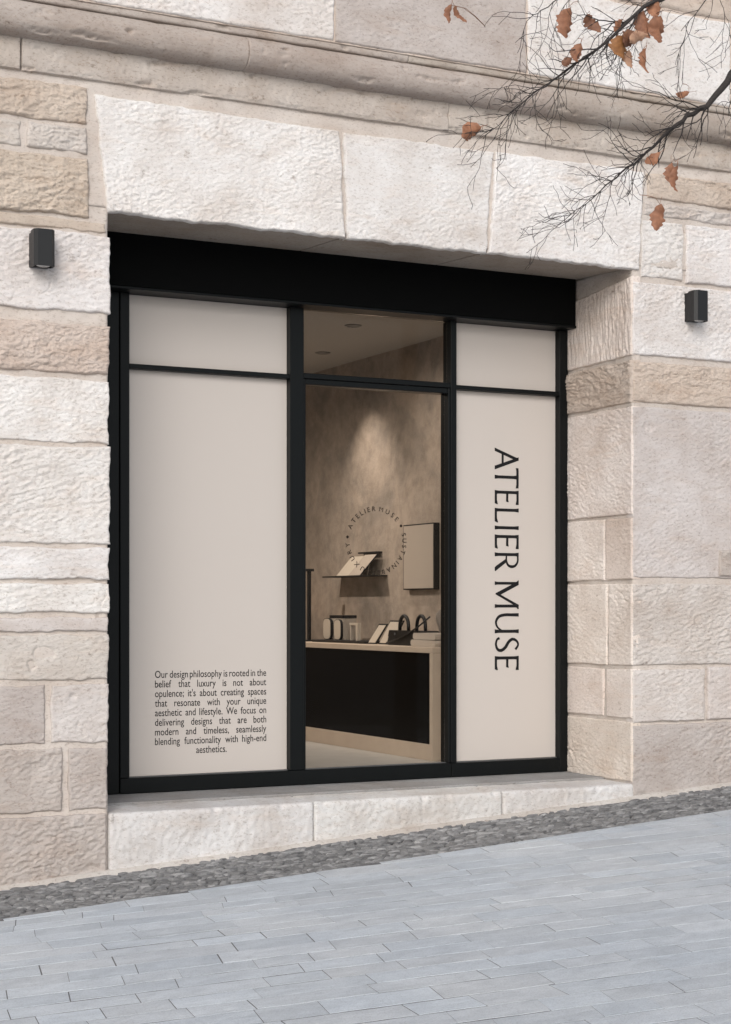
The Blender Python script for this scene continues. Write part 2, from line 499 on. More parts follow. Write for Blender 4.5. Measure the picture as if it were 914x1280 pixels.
def make_cobbles():
    r = random.Random(5)
    variants = []
    for k in range(8):
        rr = random.Random(100+k); v = [(0, 0, 1.0)]; f = []
        n = 8
        ph = rr.uniform(0, 1)
        rad = [1+rr.uniform(-0.28, 0.24) for _ in range(n)]
        for (rs, h) in ((0.70, 0.92), (0.97, 0.38), (1.04, -0.9)):
            for i in range(n):
                t = 2*math.pi*(i+ph)/n
                v.append((math.cos(t)*rs*rad[i], math.sin(t)*rs*rad[i], h+rr.uniform(-0.10, 0.10)))
        for i in range(n):
            j = (i+1) % n
            f.append((0, 1+i, 1+j))
            for k2 in range(2):
                f.append((1+k2*n+i, 1+(k2+1)*n+i, 1+(k2+1)*n+j, 1+k2*n+j))
        me = bpy.data.meshes.new('cobble'); me.from_pydata(v, [], f); me.materials.append(M_COBBLE)
        me.update()
        variants.append((me, v, f))
    spots = []
    y = -0.025; row = 0
    while y > STRIP_Y+0.01:
        x = -2.6 + (row % 2)*0.05
        h = r.uniform(0.024, 0.037)
        while x < 6.6:
            L = r.uniform(0.045, 0.12)
            spots.append((x+L/2, y-h/2+r.uniform(-0.012, 0.012), L/2*r.uniform(0.92, 1.08), h/2*r.uniform(0.85, 1.2), R(r.gauss(-9, 16))))
            x += L*0.97
        y -= h*0.93; row += 1
    def vis(s_):
        fx, fy = s_[0]-CAM[0], s_[1]-CAM[1]
        dep = fx*0.4535+fy*0.8912; lat = (fx*0.8912-fy*0.4535)/dep
        ins = abs(lat) < 0.212
        return (1 if ins else 0, s_[2]*s_[3]/dep/dep)
    spots.sort(key=vis, reverse=True)
    rest = MB()
    for i, (x, y, a, b, rz) in enumerate(spots):
        me, v, f = variants[r.randrange(8)]
        hgt = r.uniform(0.008, 0.017); zz = gz(x, y) - 0.017 + r.uniform(-0.003, 0.003)
        y = max(y, STRIP_Y+b+0.002)
        if i < 300:
            o = bpy.data.objects.new('cobble', me); COL.objects.link(o); o.parent = strip
            o.location = (x, y+0.4, zz-gz(0, -0.4)); o.rotation_euler = (r.uniform(-0.15, 0.15), r.uniform(-0.1, 0.1)-SL, rz); o.scale = (a, b, hgt)
        else:
            c, s_ = math.cos(rz), math.sin(rz); t1, t2 = r.uniform(-0.15, 0.15), r.uniform(-0.1, 0.1)
            vv = [(x+c*p[0]*a-s_*p[1]*b, y+s_*p[0]*a+c*p[1]*b, zz+p[2]*hgt+p[1]*b*t1+p[0]*a*(t2+SL)) for p in v]
            rest.add(vv, f)
    o = rest.build('cobbles', M_COBBLE, strip)
    o['kind'] = 'stuff'
make_cobbles()

# ------------------------------------------------------------------ the stone building
bld = empty('stone_building', (1.9, 0.4, 0.1))
tag(bld, 'pale rough limestone building wall around the black framed shop window', 'building')

def grid_mesh(name, P, nu, nv, skirts):
    """P: (nv+1,nu+1,3) front grid; skirts: list of 4 arrays (bottom,right,top,left) of back points or None"""
    idx = np.arange((nv+1)*(nu+1)).reshape(nv+1, nu+1)
    V = [P.reshape(-1, 3)]; F = [np.stack([idx[:-1, :-1], idx[:-1, 1:], idx[1:, 1:], idx[1:, :-1]], -1).reshape(-1, 4)]
    n = V[0].shape[0]
    ring = [idx[0, :], idx[:, -1], idx[-1, ::-1], idx[::-1, 0]]
    for e, back in zip(ring, skirts):
        k = len(e)
        V.append(back); b = np.arange(n, n+k); n += k
        F.append(np.stack([e[:-1], b[:-1], b[1:], e[1:]], -1))
    V = np.concatenate(V); F = np.concatenate(F)
    me = bpy.data.meshes.new(name)
    me.vertices.add(len(V)); me.vertices.foreach_set('co', V.astype(np.float32).ravel())
    me.loops.add(F.size); me.loops.foreach_set('vertex_index', F.astype(np.int32).ravel())
    me.polygons.add(len(F)); me.polygons.foreach_set('loop_start', np.arange(0, F.size, 4, dtype=np.int32))
    me.polygons.foreach_set('use_smooth', np.ones(len(F), dtype=bool))
    me.update(calc_edges=True); me.validate()
    return me

def relief(style, a, b, sd):
    if style == 'bush':
        ar = a*0.98 + b*0.17; br = -a*0.17 + b*0.98
        w = 0.45*pn(a*11, b*11+sd)
        den = 0.85 + 0.5*pn(a*2.2+sd, b*2.6)                       # tooling fades in and out
        return den*(0.0044*pn(ar*21+sd+w, br*42+w) + 0.0034*pn(ar*39, br*74+sd) + 0.0018*pn(ar*70+sd, br*105)) + 0.005*pn(a*2.5+sd, b*3) - 0.012*np.clip(pn(a*9+sd, b*15)-0.58, 0, 1)
    if style == 'heavy':
        ar = a*0.98 + b*0.17; br = -a*0.17 + b*0.98
        w = 0.6*pn(a*6, b*6+sd)
        den = 0.85 + 0.6*pn(a*2.6+sd, b*3.1)
        return 0.0060*np.abs(pn(ar*11+sd+w, br*25+w)) + den*(0.0062*pn(ar*21+w, br*44+sd) + 0.0040*pn(ar*40+sd, br*78) + 0.0018*pn(ar*75, br*105+sd)) + 0.008*pn(a*2.6+sd, b*3.4) - 0.022*np.clip(pn(a*7+sd, b*12)-0.58, 0, 1)
    if style == 'rough':
        w = 0.7*pn(a*4+sd, b*6)
        r1 = 1-2*np.abs(pn(a*6+sd+w, b*13+w))
        r2 = np.abs(pn(a*15+sd-w, b*36+w))
        return 0.008*r1 + 0.013*r2 + 0.0065*np.abs(pn(a*33, b*66+sd)) + 0.003*pn(a*58, b*84+sd) + 0.012*pn(a*2.5+sd, b*4)
    if style == 'tooled':                      # vertical tool strokes
        w = 0.5*pn(a*5+sd, b*5)
        return 0.0060*pn(a*40+w+sd, b*8+w) + 0.0028*pn(a*62, b*36+sd) + 0.005*pn(a*4+sd, b*4)
    return 0.0012*pn(a*24+sd, b*24) + 0.003*pn(a*4+sd, b*4)

_bn = [0]
def block(name, quad, face, style, color, res=0.0052, plane='front', deep=None, parent=bld, mat=None,
          pits=(), edge=0.010, rad=0.012, deep_dz=0.0):
    """a block of stone. quad: bl, br, tr, tl in (a, b); plane 'front': a = x, out = -y; 'jamb': a = y, out = -x"""
    _bn[0] += 1; sd = _bn[0]*7.31
    (ax, az), (bx_, bz), (cx, cz), (dx, dz) = quad
    w = ((bx_-ax)+(cx-dx))/2; h = ((dz-az)+(cz-bz))/2
    nu = max(4, int(w/res)); nv = max(4, int(h/res))
    u, v = np.meshgrid(np.linspace(0, 1, nu+1), np.linspace(0, 1, nv+1))
    A = (1-u)*(1-v)*ax + u*(1-v)*bx_ + u*v*cx + (1-u)*v*dx
    B = (1-u)*(1-v)*az + u*(1-v)*bz + u*v*cz + (1-u)*v*dz
    ewt = np.exp(-np.minimum(np.minimum(u, 1-u)*w, np.minimum(v, 1-v)*h)/0.08)
    A2 = A + ewt*(edge*pn(A*3.5+sd, B*6.5) + edge*0.55*pn(A*15, B*22+sd))
    B2 = B + ewt*(edge*pn(A*4.5, B*4.5+sd) + edge*0.55*pn(A*17+sd, B*17))
    dd = np.minimum(np.minimum(u, 1-u)*w, np.minimum(v, 1-v)*h)
    rr = rad*(1.0+0.7*pn(A*7+sd, B*7))
    t = np.clip(1-dd/np.maximum(rr, 0.004), 0, 1)
    prof = -rr*(1-np.sqrt(np.clip(1-t*t, 0, 1)))
    k_ = random.Random(int(sd*100)).uniform(0.58, 1.05) if style in ('bush', 'heavy') else 1.0     # some stones are more worn than others
    wear = np.clip(0.85 + 0.8*pn(A*1.3+sd*1.7, B*1.9), 0.40, 1.15)
    H = face + prof + relief(style, A, B, sd)*np.clip(0.35+dd/0.02, 0, 1)*k_*wear
    H = H - 0.030*np.clip(pn(A*5.5+sd*2.3, B*8.5)-0.66, 0, 1)*(1+0.7*pn(A*31, B*37+sd))            # flaked hollows
    crk = np.abs(pn(A*1.5+sd*0.9+0.35*pn(A*7, B*7), B*2.6+0.35*pn(A*8+sd, B*8)))
    H = H - 0.007*np.exp(-(crk/0.012)**2)*np.clip(pn(A*1.1+sd, B*1.1+3)*3-0.3, 0, 1)               # a few hairline cracks
    for (pa, pb, pr, pd, asp) in pits:
        q = ((A-pa)/(pr*asp))**2 + ((B-pb)/pr)**2 + 0.5*pn(A*22, B*22)
        H = H - 0.42*pd*np.exp(-np.clip(q, 0, 9)**2)
    def mp(a, hgt, b):
        if plane == 'front': return np.stack([a, -hgt, b], -1)
        return np.stack([JX - hgt, a, b], -1)
    P = mp(A2, H, B2)
    deep = deep or {}
    sk = []
    for key, sl_ in (('b', (0, slice(None))), ('r', (slice(None), -1)), ('t', (-1, slice(None, None, -1))), ('l', (slice(None, None, -1), 0))):
        a_, b_ = A2[sl_], B2[sl_]
        dpt = deep.get(key, 0.07)
        if key == 'b' and deep_dz: b_ = b_ + deep_dz
        sk.append(mp(a_, np.full(a_.shape, -dpt), b_))
    if plane == 'jamb':      # keep outward winding
        pass
    me = grid_mesh(name, P, nu, nv, sk)
    if plane == 'jamb': me.flip_normals()
    return link(name, me, mat or M_STONE, parent, color)

JX = 3.855
WHITE = (0.725, 0.70, 0.69); WARM = (0.60, 0.557, 0.53); TAN = (0.555, 0.475, 0.415); JAMB_BOUNCE = (0.76, 0.69, 0.645); PINK = (0.49, 0.447, 0.42)  # jamb colour has warm bounced light put into it
def rect(x0, x1, z0, z1): return ((x0, z0), (x1, z0), (x1, z1), (x0, z1))
def jit(c, k=0.03):
    s_ = 1+rng.uniform(-k, k); return (c[0]*s_, c[1]*s_*(1+rng.uniform(-0.01, 0.01)), c[2]*s_*(1+rng.uniform(-0.02, 0.02)))

LJ = {'r': 0.84}       # stones whose right end is the left side of the opening
left = [
 (-1.1, -0.13, 4.50, 4.725, 'rough', TAN, None), (-0.50, -0.13, 4.325, 4.480, 'rough', WARM, None), (-1.3, -0.535, 4.325, 4.480, 'rough', WARM, None),
 (-1.25, -0.125, 3.945, 4.295, 'rough', TAN, None), (-1.2, -0.012, 3.862, 3.925, 'smooth', TAN, LJ),
 (-1.15, 0.014, 3.375, 3.845, 'heavy', WHITE, LJ), (-1.3, 0.006, 3.005, 3.300, 'rough', TAN, LJ), (-1.2, 0.006, 2.590, 2.970, 'bush', WHITE, LJ),
 (-1.1, 0.012, 1.985, 2.568, 'heavy', WHITE, LJ), (-1.3, 0.010, 1.772, 1.960, 'heavy', WHITE, LJ), (-0.97, 0.006, 1.575, 1.745, 'heavy', WHITE, LJ),
 (-1.2, 0.0, 1.462, 1.545, 'smooth', WARM, LJ), (-1.1, 0.002, 1.172, 1.440, 'heavy', WARM, LJ),
 (-1.2, -0.385, 0.790, 1.140, 'heavy', PINK, None), (-0.352, 0.0, 0.795, 1.140, 'heavy', WARM, LJ),
 (-1.3, -0.285, 0.385, 0.760, 'heavy', PINK, None), (-0.245, -0.004, 0.385, 0.760, 'heavy', PINK, LJ),
 (-1.1, -0.012, -0.22, 0.360, 'heavy', PINK, LJ)]
PITS = {(-1.1, 1.172): ((-0.40, 1.33, 0.035, 0.035, 2.0), (-0.47, 1.26, 0.03, 0.03, 1.0)), (-1.1, -0.22): ((-0.45, 0.20, 0.03, 0.015, 1.4), (-0.12, 0.03, 0.03, 0.03, 2.6), (-0.3, -0.02, 0.025, 0.02, 3)),
        (-1.3, 0.385): ((-0.46, 0.63, 0.055, 0.03, 1.0),), (-0.352, 0.795): ((-0.22, 1.07, 0.02, 0.025, 1), (-0.19, 0.9, 0.014, 0.02, 1)),
        (-1.1, 1.985): ((-0.62, 2.02, 0.10, 0.02, 1.6),), (-1.3, 1.772): ((-0.60, 1.92, 0.06, 0.02, 1.6),), (-1.2, 2.59): ((-0.60, 2.72, 0.035, 0.010, 1.0), (-0.36, 2.62, 0.03, 0.010, 3.0))}
for (x0, x1, z0, z1, st, c, dp) in left:
    block('stone_block', rect(x0, x1, z0, z1), 0.009 + rng.uniform(-0.005, 0.007), st, jit(c), deep=dp, pits=PITS.get((x0, z0), ()))
    if x0 < -0.9:                                            # the course runs on beyond the picture
        block('stone_block', rect(x0-1.3, x0-0.03, z0, z1), 0.012, st, jit(c), res=0.03)

right = [
 (3.985, 5.2, 4.505, 4.690, 'rough', TAN), (3.955, 4.9, 4.385, 4.480, 'rough', WARM), (3.935, 4.300, 3.950, 4.350, 'heavy', WHITE), (4.325, 5.3, 3.935, 4.350, 'heavy', WHITE),
 (3.858, 5.2, 3.392, 3.905, 'bush', WHITE), (3.858, 5.4, 3.055, 3.345, 'rough', TAN), (3.858, 5.1, 1.815, 3.022, 'bush', WARM),
 (3.858, 5.3, 1.195, 1.772, 'heavy', WARM), (3.858, 4.490, 0.790, 1.165, 'bush', WARM), (4.520, 5.5, 0.795, 1.170, 'heavy', WARM),
 (3.858, 5.2, -0.05, 0.770, 'heavy', PINK)]
PITR = {(3.858, 0.79): ((4.16, 0.98, 0.03, 0.012, 0.7),), (3.858, -0.05): ((4.62, 0.48, 0.035, 0.02, 1.5), (3.95, 0.27, 0.03, 0.02, 2.0)), (3.858, 1.195): ((4.1, 1.42, 0.1, 0.012, 2.5),)}
for (x0, x1, z0, z1, st, c) in right:
    block('stone_block', rect(x0, x1, z0, z1), 0.009 + rng.uniform(-0.005, 0.007), st, jit(c), pits=PITR.get((x0, z0), ()), rad=0.011, edge=0.006 if x0 == 3.858 else 0.010)
    if x1 > 4.85:
        block('stone_block', rect(x1+0.03, x1+1.4, z0, z1), 0.012, st, jit(c), res=0.03)
block('patch_stone', rect(4.615, 4.93, 1.83, 2.02), 0.026, 'rough', jit(PINK), edge=0.004, rad=0.012)

# right side of the opening
for (y0, y1, za0, za1, zb0, zb1, st, c) in [
    (-0.004, 0.83, 3.385, 3.370, 3.945, 3.860, 'tooled', JAMB_BOUNCE), (-0.004, 0.83, 3.050, 3.045, 3.352, 3.345, 'rough', TAN), (-0.004, 0.83, 2.262, 2.258, 3.025, 3.022, 'bush', JAMB_BOUNCE),
    (-0.004, 0.312, 1.805, 1.80, 2.238, 2.240, 'bush', (0.70, 0.61, 0.545)), (0.332, 0.83, 1.80, 1.80, 2.238, 2.238, 'bush', JAMB_BOUNCE),
    (-0.004, 0.278, 1.195, 1.190, 1.770, 1.772, 'bush', JAMB_BOUNCE), (0.300, 0.83, 1.190, 1.190, 1.772, 1.775, 'bush', JAMB_BOUNCE),
    (-0.004, 0.305, 0.820, 0.818, 1.165, 1.163, 'bush', JAMB_BOUNCE), (0.345, 0.83, 0.818, 0.818, 1.163, 1.165, 'bush', JAMB_BOUNCE),
    (-0.004, 0.83, 0.372, 0.372, 0.792, 0.795, 'bush', (0.68, 0.61, 0.56))]:
    block('jamb_stone', ((y0, za0), (y1, za1), (y1, zb1), (y0, zb0)), 0.008, st, jit(c), plane='jamb', edge=0.004, rad=0.009)

# lintel
SOF = {'b': 0.03}
block('lintel_stone', ((-0.004, 3.990), (1.590, 3.990), (1.552, 4.668), (-0.085, 4.690)), 0.022, 'bush', (0.75, 0.73, 0.715), deep=SOF, pits=((1.16, 4.03, 0.03, 0.02, 2.0), (0.62, 4.30, 0.05, 0.008, 3)))
block('lintel_stone', ((1.612, 3.990), (2.652, 3.990), (2.706, 4.680), (1.577, 4.668)), 0.018, 'bush', jit(WHITE, 0.01), deep=SOF)
block('lintel_stone', ((2.676, 3.990), (3.905, 3.990), (3.950, 4.690), (2.734, 4.680)), 0.020, 'bush', (0.77, 0.75, 0.74), deep=SOF)

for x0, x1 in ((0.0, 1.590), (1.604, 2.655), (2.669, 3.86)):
    MB().prism([(0.016, 4.000), (0.72, 4.036), (0.72, 4.07), (0.016, 4.07)], 'x', x0, x1).build('shaded_soffit_slab', M_SMOOTH, bld, (0.37, 0.33, 0.29))  # shade of the underside is put into the slabs' darker grey-brown colour
MB().prism([(0.018, 4.008), (0.72, 4.044), (0.72, 4.06), (0.018, 4.06)], 'x', 0.01, 3.85).build('mortar', M_MORTAR, bld, (0.36, 0.32, 0.28))  # joint mortar darkened with the same soffit shade
# mortar behind and between the stones
def mortar_sheet(name, a0, a1, b0, b1, plane='front', res=0.015, dep=0.008):
    nu = int((a1-a0)/res); nv = int((b1-b0)/res)
    A, B = np.meshgrid(np.linspace(a0, a1, nu+1), np.linspace(b0, b1, nv+1))
    H = -dep + 0.010*pn(A*2.7, B*4.1) + 0.004*pn(A*9, B*12) + 0.0025*pn(A*23, B*27)
    P = np.stack([A, -H, B], -1) if plane == 'front' else np.stack([JX-H, A, B], -1)
    ring = [P[0, :], P[:, -1], P[-1, ::-1], P[::-1, 0]]
    off = np.array([0, 0.06, 0]) if plane == 'front' else np.array([0.06, 0, 0])
    me = grid_mesh(name, P, nu, nv, [r_+off for r_ in ring])
    if plane == 'jamb': me.flip_normals()
    return link(name, me, M_MORTAR, bld, (0.565, 0.515, 0.475))
mortar_sheet('mortar', -2.7, -0.001, -0.35, 4.04)
mortar_sheet('mortar', -2.7, 6.7, 4.02, 4.79, dep=0.002)
mortar_sheet('mortar', 3.868, 6.7, -0.2, 4.06)
mortar_sheet('mortar', 0.0, 0.86, 0.2, 4.03, 'jamb')

# string course: frieze, roll moulding, fillet
def sweep(name, prof, x0, x1, color, amp=0.004, res=0.009, mat=None, sub=6, grain=0.4):
    pts = []
    for i in range(len(prof)-1):
        for k in range(sub):
            t = k/sub; pts.append((prof[i][0]+(prof[i+1][0]-prof[i][0])*t, prof[i][1]+(prof[i+1][1]-prof[i][1])*t))
    pts.append(prof[-1]); pts = np.array(pts)
    _bn[0] += 1; sd = _bn[0]*3.7
    nu = int((x1-x0)/res); nv = len(pts)-1
    X = np.linspace(x0, x1, nu+1)
    A = np.tile(X, (nv+1, 1)); arc_ = np.concatenate([[0], np.cumsum(np.hypot(np.diff(pts[:, 0]), np.diff(pts[:, 1])))]); S = np.tile(arc_[:, None], (1, nu+1))
    N = amp*fbm(A*7+sd, S*14, 3) + amp*1.6*pn(A*1.7+sd, S*3) + grain*(0.0034*pn(A*34+sd, S*46) + 0.0022*pn(A*62, S*70+sd))
    chips = np.clip(pn(A*4.3+sd, S*13)-0.48, 0, 1)*0.06*(1+0.8*pn(A*40, S*40)) + np.clip(pn(A*13+sd, S*24)-0.62, 0, 1)*0.05
    Yo = pts[:, 0][:, None] + N + chips; Zo = pts[:, 1][:, None] + 0.6*amp*pn(A*9, S*8+sd)
    P = np.stack([A, Yo, Zo], -1)
    ring = [P[0, :], P[:, -1], P[-1, ::-1], P[::-1, 0]]
    back = []
    for k, r_ in enumerate(ring):
        b = r_.copy(); b[:, 1] = 0.06; back.append(b)
    return link(name, grid_mesh(name, P, nu, nv, back), mat or M_SMOOTH, bld, color)
frieze = [(0.004, 4.768), (-0.022, 4.774), (-0.030, 4.80), (-0.034, 4.90), (-0.040, 4.955)]
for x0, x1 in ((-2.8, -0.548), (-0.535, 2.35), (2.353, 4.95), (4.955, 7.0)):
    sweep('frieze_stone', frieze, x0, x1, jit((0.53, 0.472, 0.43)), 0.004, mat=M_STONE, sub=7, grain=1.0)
roll = []
for k in range(13):
    t = R(-88 + 172*k/12)
    roll.append((-0.075 - 0.085*math.cos(t), 5.055 + 0.098*math.sin(t)))
roll = [(-0.03, 4.948), (-0.045, 4.953)] + roll
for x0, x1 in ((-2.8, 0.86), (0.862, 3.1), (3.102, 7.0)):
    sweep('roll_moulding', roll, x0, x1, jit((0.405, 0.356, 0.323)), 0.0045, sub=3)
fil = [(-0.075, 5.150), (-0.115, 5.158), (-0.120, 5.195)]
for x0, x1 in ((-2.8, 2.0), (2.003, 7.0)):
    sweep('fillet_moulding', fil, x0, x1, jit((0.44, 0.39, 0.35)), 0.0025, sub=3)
UD = {'b': 0.06}
for (x0, x1, c, st) in ((-2.6, -0.75, WARM, 'bush'), (-0.735, 1.452, WHITE, 'bush'), (1.462, 2.895, PINK, 'bush'), (2.905, 4.62, WHITE, 'bush'), (4.635, 6.6, WARM, 'bush')):
    block('stone_block', rect(x0, x1, 5.203, 5.80), 0.140, st, jit(c), deep=UD, rad=0.012, edge=0.006, res=0.007)
for (x0, x1, c) in ((-2.6, -1.0, WARM), (-0.985, 1.9, WHITE), (1.915, 3.4, TAN), (3.415, 4.9, TAN), (4.915, 6.6, WARM)):
    block('stone_block', rect(x0, x1, 5.815, 6.4), 0.140, 'rough', jit(c), res=0.016)
MB().box(-2.7, 6.7, -0.128, 0.3, 5.196, 6.45).build('mortar', M_MORTAR, bld, (0.58, 0.50, 0.44))

# wall core and the storeys above (out of the picture, plain)
bx('wall_core', M_MORTAR, bld, -9, -0.008, 0.055, 0.95, -1.2, 3.99, color=(0.60, 0.54, 0.49))
bx('wall_core', M_MORTAR, bld, 3.90, 12, 0.055, 0.95, -0.5, 4.3, color=(0.60, 0.54, 0.49))
bx('wall_core', M_MORTAR, bld, -9, -0.03, 0.057, 0.95, 3.991, 4.30, color=(0.60, 0.54, 0.49))
bx('wall_core', M_MORTAR, bld, -9, 12, 0.056, 0.90, 4.301, 10.5, color=(0.60, 0.54, 0.49))
bx('wall_core', M_MORTAR, bld, -0.029, 3.899, 0.70, 0.95, 4.052, 4.30, color=(0.45, 0.40, 0.36))
bx('sill_core', M_MORTAR, bld, -0.03, 3.90, 0.20, 0.95, -0.4, 0.34, color=(0.45, 0.40, 0.36))

# sill
SILLC = (0.66, 0.65, 0.635)
def sill_stone(x0, x1):
    _bn[0] += 1; sd = _bn[0]*5.7
    # profile from the foot of the front up over the nose and back to the threshold
    prof = [(0.0, z) for z in np.linspace(-0.25, 0.335, 48)] + [(0.003, 0.345), (0.009, 0.353), (0.020, 0.3575)] + [(y, 0.358+0.012*y) for y in np.linspace(0.035, 0.362, 24)]
    pts = np.array(prof); nv = len(pts)-1; nu = int((x1-x0)/0.0115)
    A = np.tile(np.linspace(x0, x1, nu+1), (nv+1, 1)); Yp = np.tile(pts[:, 0][:, None], (1, nu+1)); Zp = np.tile(pts[:, 1][:, None], (1, nu+1))
    front = (np.arange(nv+1) < 49)[:, None]
    n = 0.0045*pn(A*30+sd, Zp*22) + 0.0035*pn(A*52, Zp*40+sd) + 0.0022*pn(A*75+sd, Zp*75) + 0.006*pn(A*3.5+sd, Zp*4)
    eu = np.minimum(A-x0, x1-A); rnd = 0.012*np.clip(1-eu/0.014, 0, 1)**2
    Yo = np.where(front, Yp - 0.012 - n + rnd, Yp - 0.012 + 0.004*pn(A*9+sd, Yp*9))
    Zo = np.where(front, Zp, Zp + 0.0022*pn(A*16+sd, Yp*16) + 0.003*pn(A*3+sd, Yp*3) - rnd*0.6)
    nose = np.exp(-((Zp-0.35)/0.02)**2)*np.exp(-(Yp/0.03)**2)
    ch = np.clip(pn(A*11+sd, Zp*3)-0.25, 0, 1)*0.03*nose
    P = np.stack([A, Yo+ch, Zo-ch], -1)
    ring = [P[0, :], P[:, -1], P[-1, ::-1], P[::-1, 0]]; back = []
    for k, r_ in enumerate(ring):
        b = r_.copy()
        if k == 2: b[:, 2] -= 0.05
        else: b[:, 1] = np.maximum(b[:, 1], 0.1); b[:, 2] = np.minimum(b[:, 2], 0.30)
        back.append(b)
    link('sill_stone', grid_mesh('sill_stone', P, nu, nv, back), M_STONE, bld, jit(SILLC, 0.02))
for x0, x1 in ((0.006, 1.372), (1.378, 2.782), (2.788, 3.866)): sill_stone(x0, x1)
bx('threshold', M_SMOOTH, bld, -0.02, 3.875, 0.346, 0.90, 0.30, 0.378, 0.004, color=(0.29, 0.29, 0.29))
# pale mortar fillet where the wall meets the cobbles
mb = MB()
xs = np.linspace(-2.6, 6.6, 180)
for i, x in enumerate(xs):
    w_ = 0.022 + 0.012*float(pn(np.array([x*2.1]), np.array([0.3]))[0]); z_ = gz(x, 0)
    mb.v += [(x, -0.004, z_+0.020), (x, -0.018-w_*0.5, z_+0.014), (x, -0.022-w_, z_-0.022)]
for i in range(len(xs)-1):
    for k in range(2):
        a = i*3+k; mb.f.append((a, a+1, a+4, a+3))
mb.build('mortar_fillet', M_MORTAR, bld, (0.52, 0.49, 0.46), smooth=True)

# ------------------------------------------------------------------ shop front
sf = empty('shop_front', (1.93, 0.85, 0.376))
tag(sf, 'black metal shop front with beige panels and one clear glass bay', 'shop front')
FY = 0.80; PY = 0.86; BK = 0.92
GB, GT = 0.487, 3.66
# fascia box with a thin lip
fa = bx('fascia', M_FASCIA, sf, -0.015, 3.846, 0.690, 0.905, 3.690, 4.038, 0.003)
MB().box(-0.015, 3.848, 0.682, 0.905, 3.672, 3.689, 0.003).build('lip', M_BLACK, fa)
def member(name, x0, x1, z0, z1, y0=FY, y1=BK, b=0.003): return bx(name, M_BLACK, sf, x0, x1, y0, y1, z0, z1, b)
member('post', -0.010, 0.349, 0.380, 3.670, 0.812)
member('post', 0.352, 0.415, 0.484, 3.670)
member('mullion', 1.574, 1.677, 0.484, 3.670)
member('mullion', 2.846, 2.892, 0.484, 3.670)
member('post', 3.777, 3.850, 0.381, 3.670)
member('bottom_rail', 0.352, 2.850, 0.381, 0.482)
member('bottom_rail', 2.853, 3.775, 0.381, 0.482)
member('transom_bar', 0.4155, 1.5735, 3.176, 3.207, 0.805)
member('transom_bar', 2.8925, 3.7765, 3.180, 3.211, 0.805)
member('transom_bar', 1.6775, 2.8455, 3.186, 3.222, 0.803)
# inner sash of the clear bay
member('sash_stile', 1.6775, 1.697, 0.484, 3.184, 0.812)
member('sash_stile', 2.826, 2.8455, 0.484, 3.184, 0.806)
member('sash_rail', 1.698, 2.8255, 3.146, 3.183, 0.812)
# pale beads at the foot of the panes
for x0, x1 in ((0.418, 1.572), (1.70, 2.823), (2.895, 3.774)):
    bx('glazing_bead', M_BEAD, sf, x0, x1, 0.838, PY-0.002, 0.4825, 0.4875)
# beige panels
def panel(x0, x1, z0, z1): return bx('panel', M_VINYL, sf, x0, x1, PY, PY+0.03, z0, z1)
pA = panel(0.416, 1.573, 0.489, 3.175); panel(0.416, 1.573, 3.208, 3.669)
pC = panel(2.893, 3.776, 0.489, 3.179); panel(2.893, 3.776, 3.212, 3.669)
gl1 = bx('glass_pane', M_GLASS, sf, 1.698, 2.825, PY, PY+0.008, 0.489, 3.145)
bx('glass_pane', M_GLASS, sf, 1.678, 2.845, PY, PY+0.008, 3.223, 3.669)

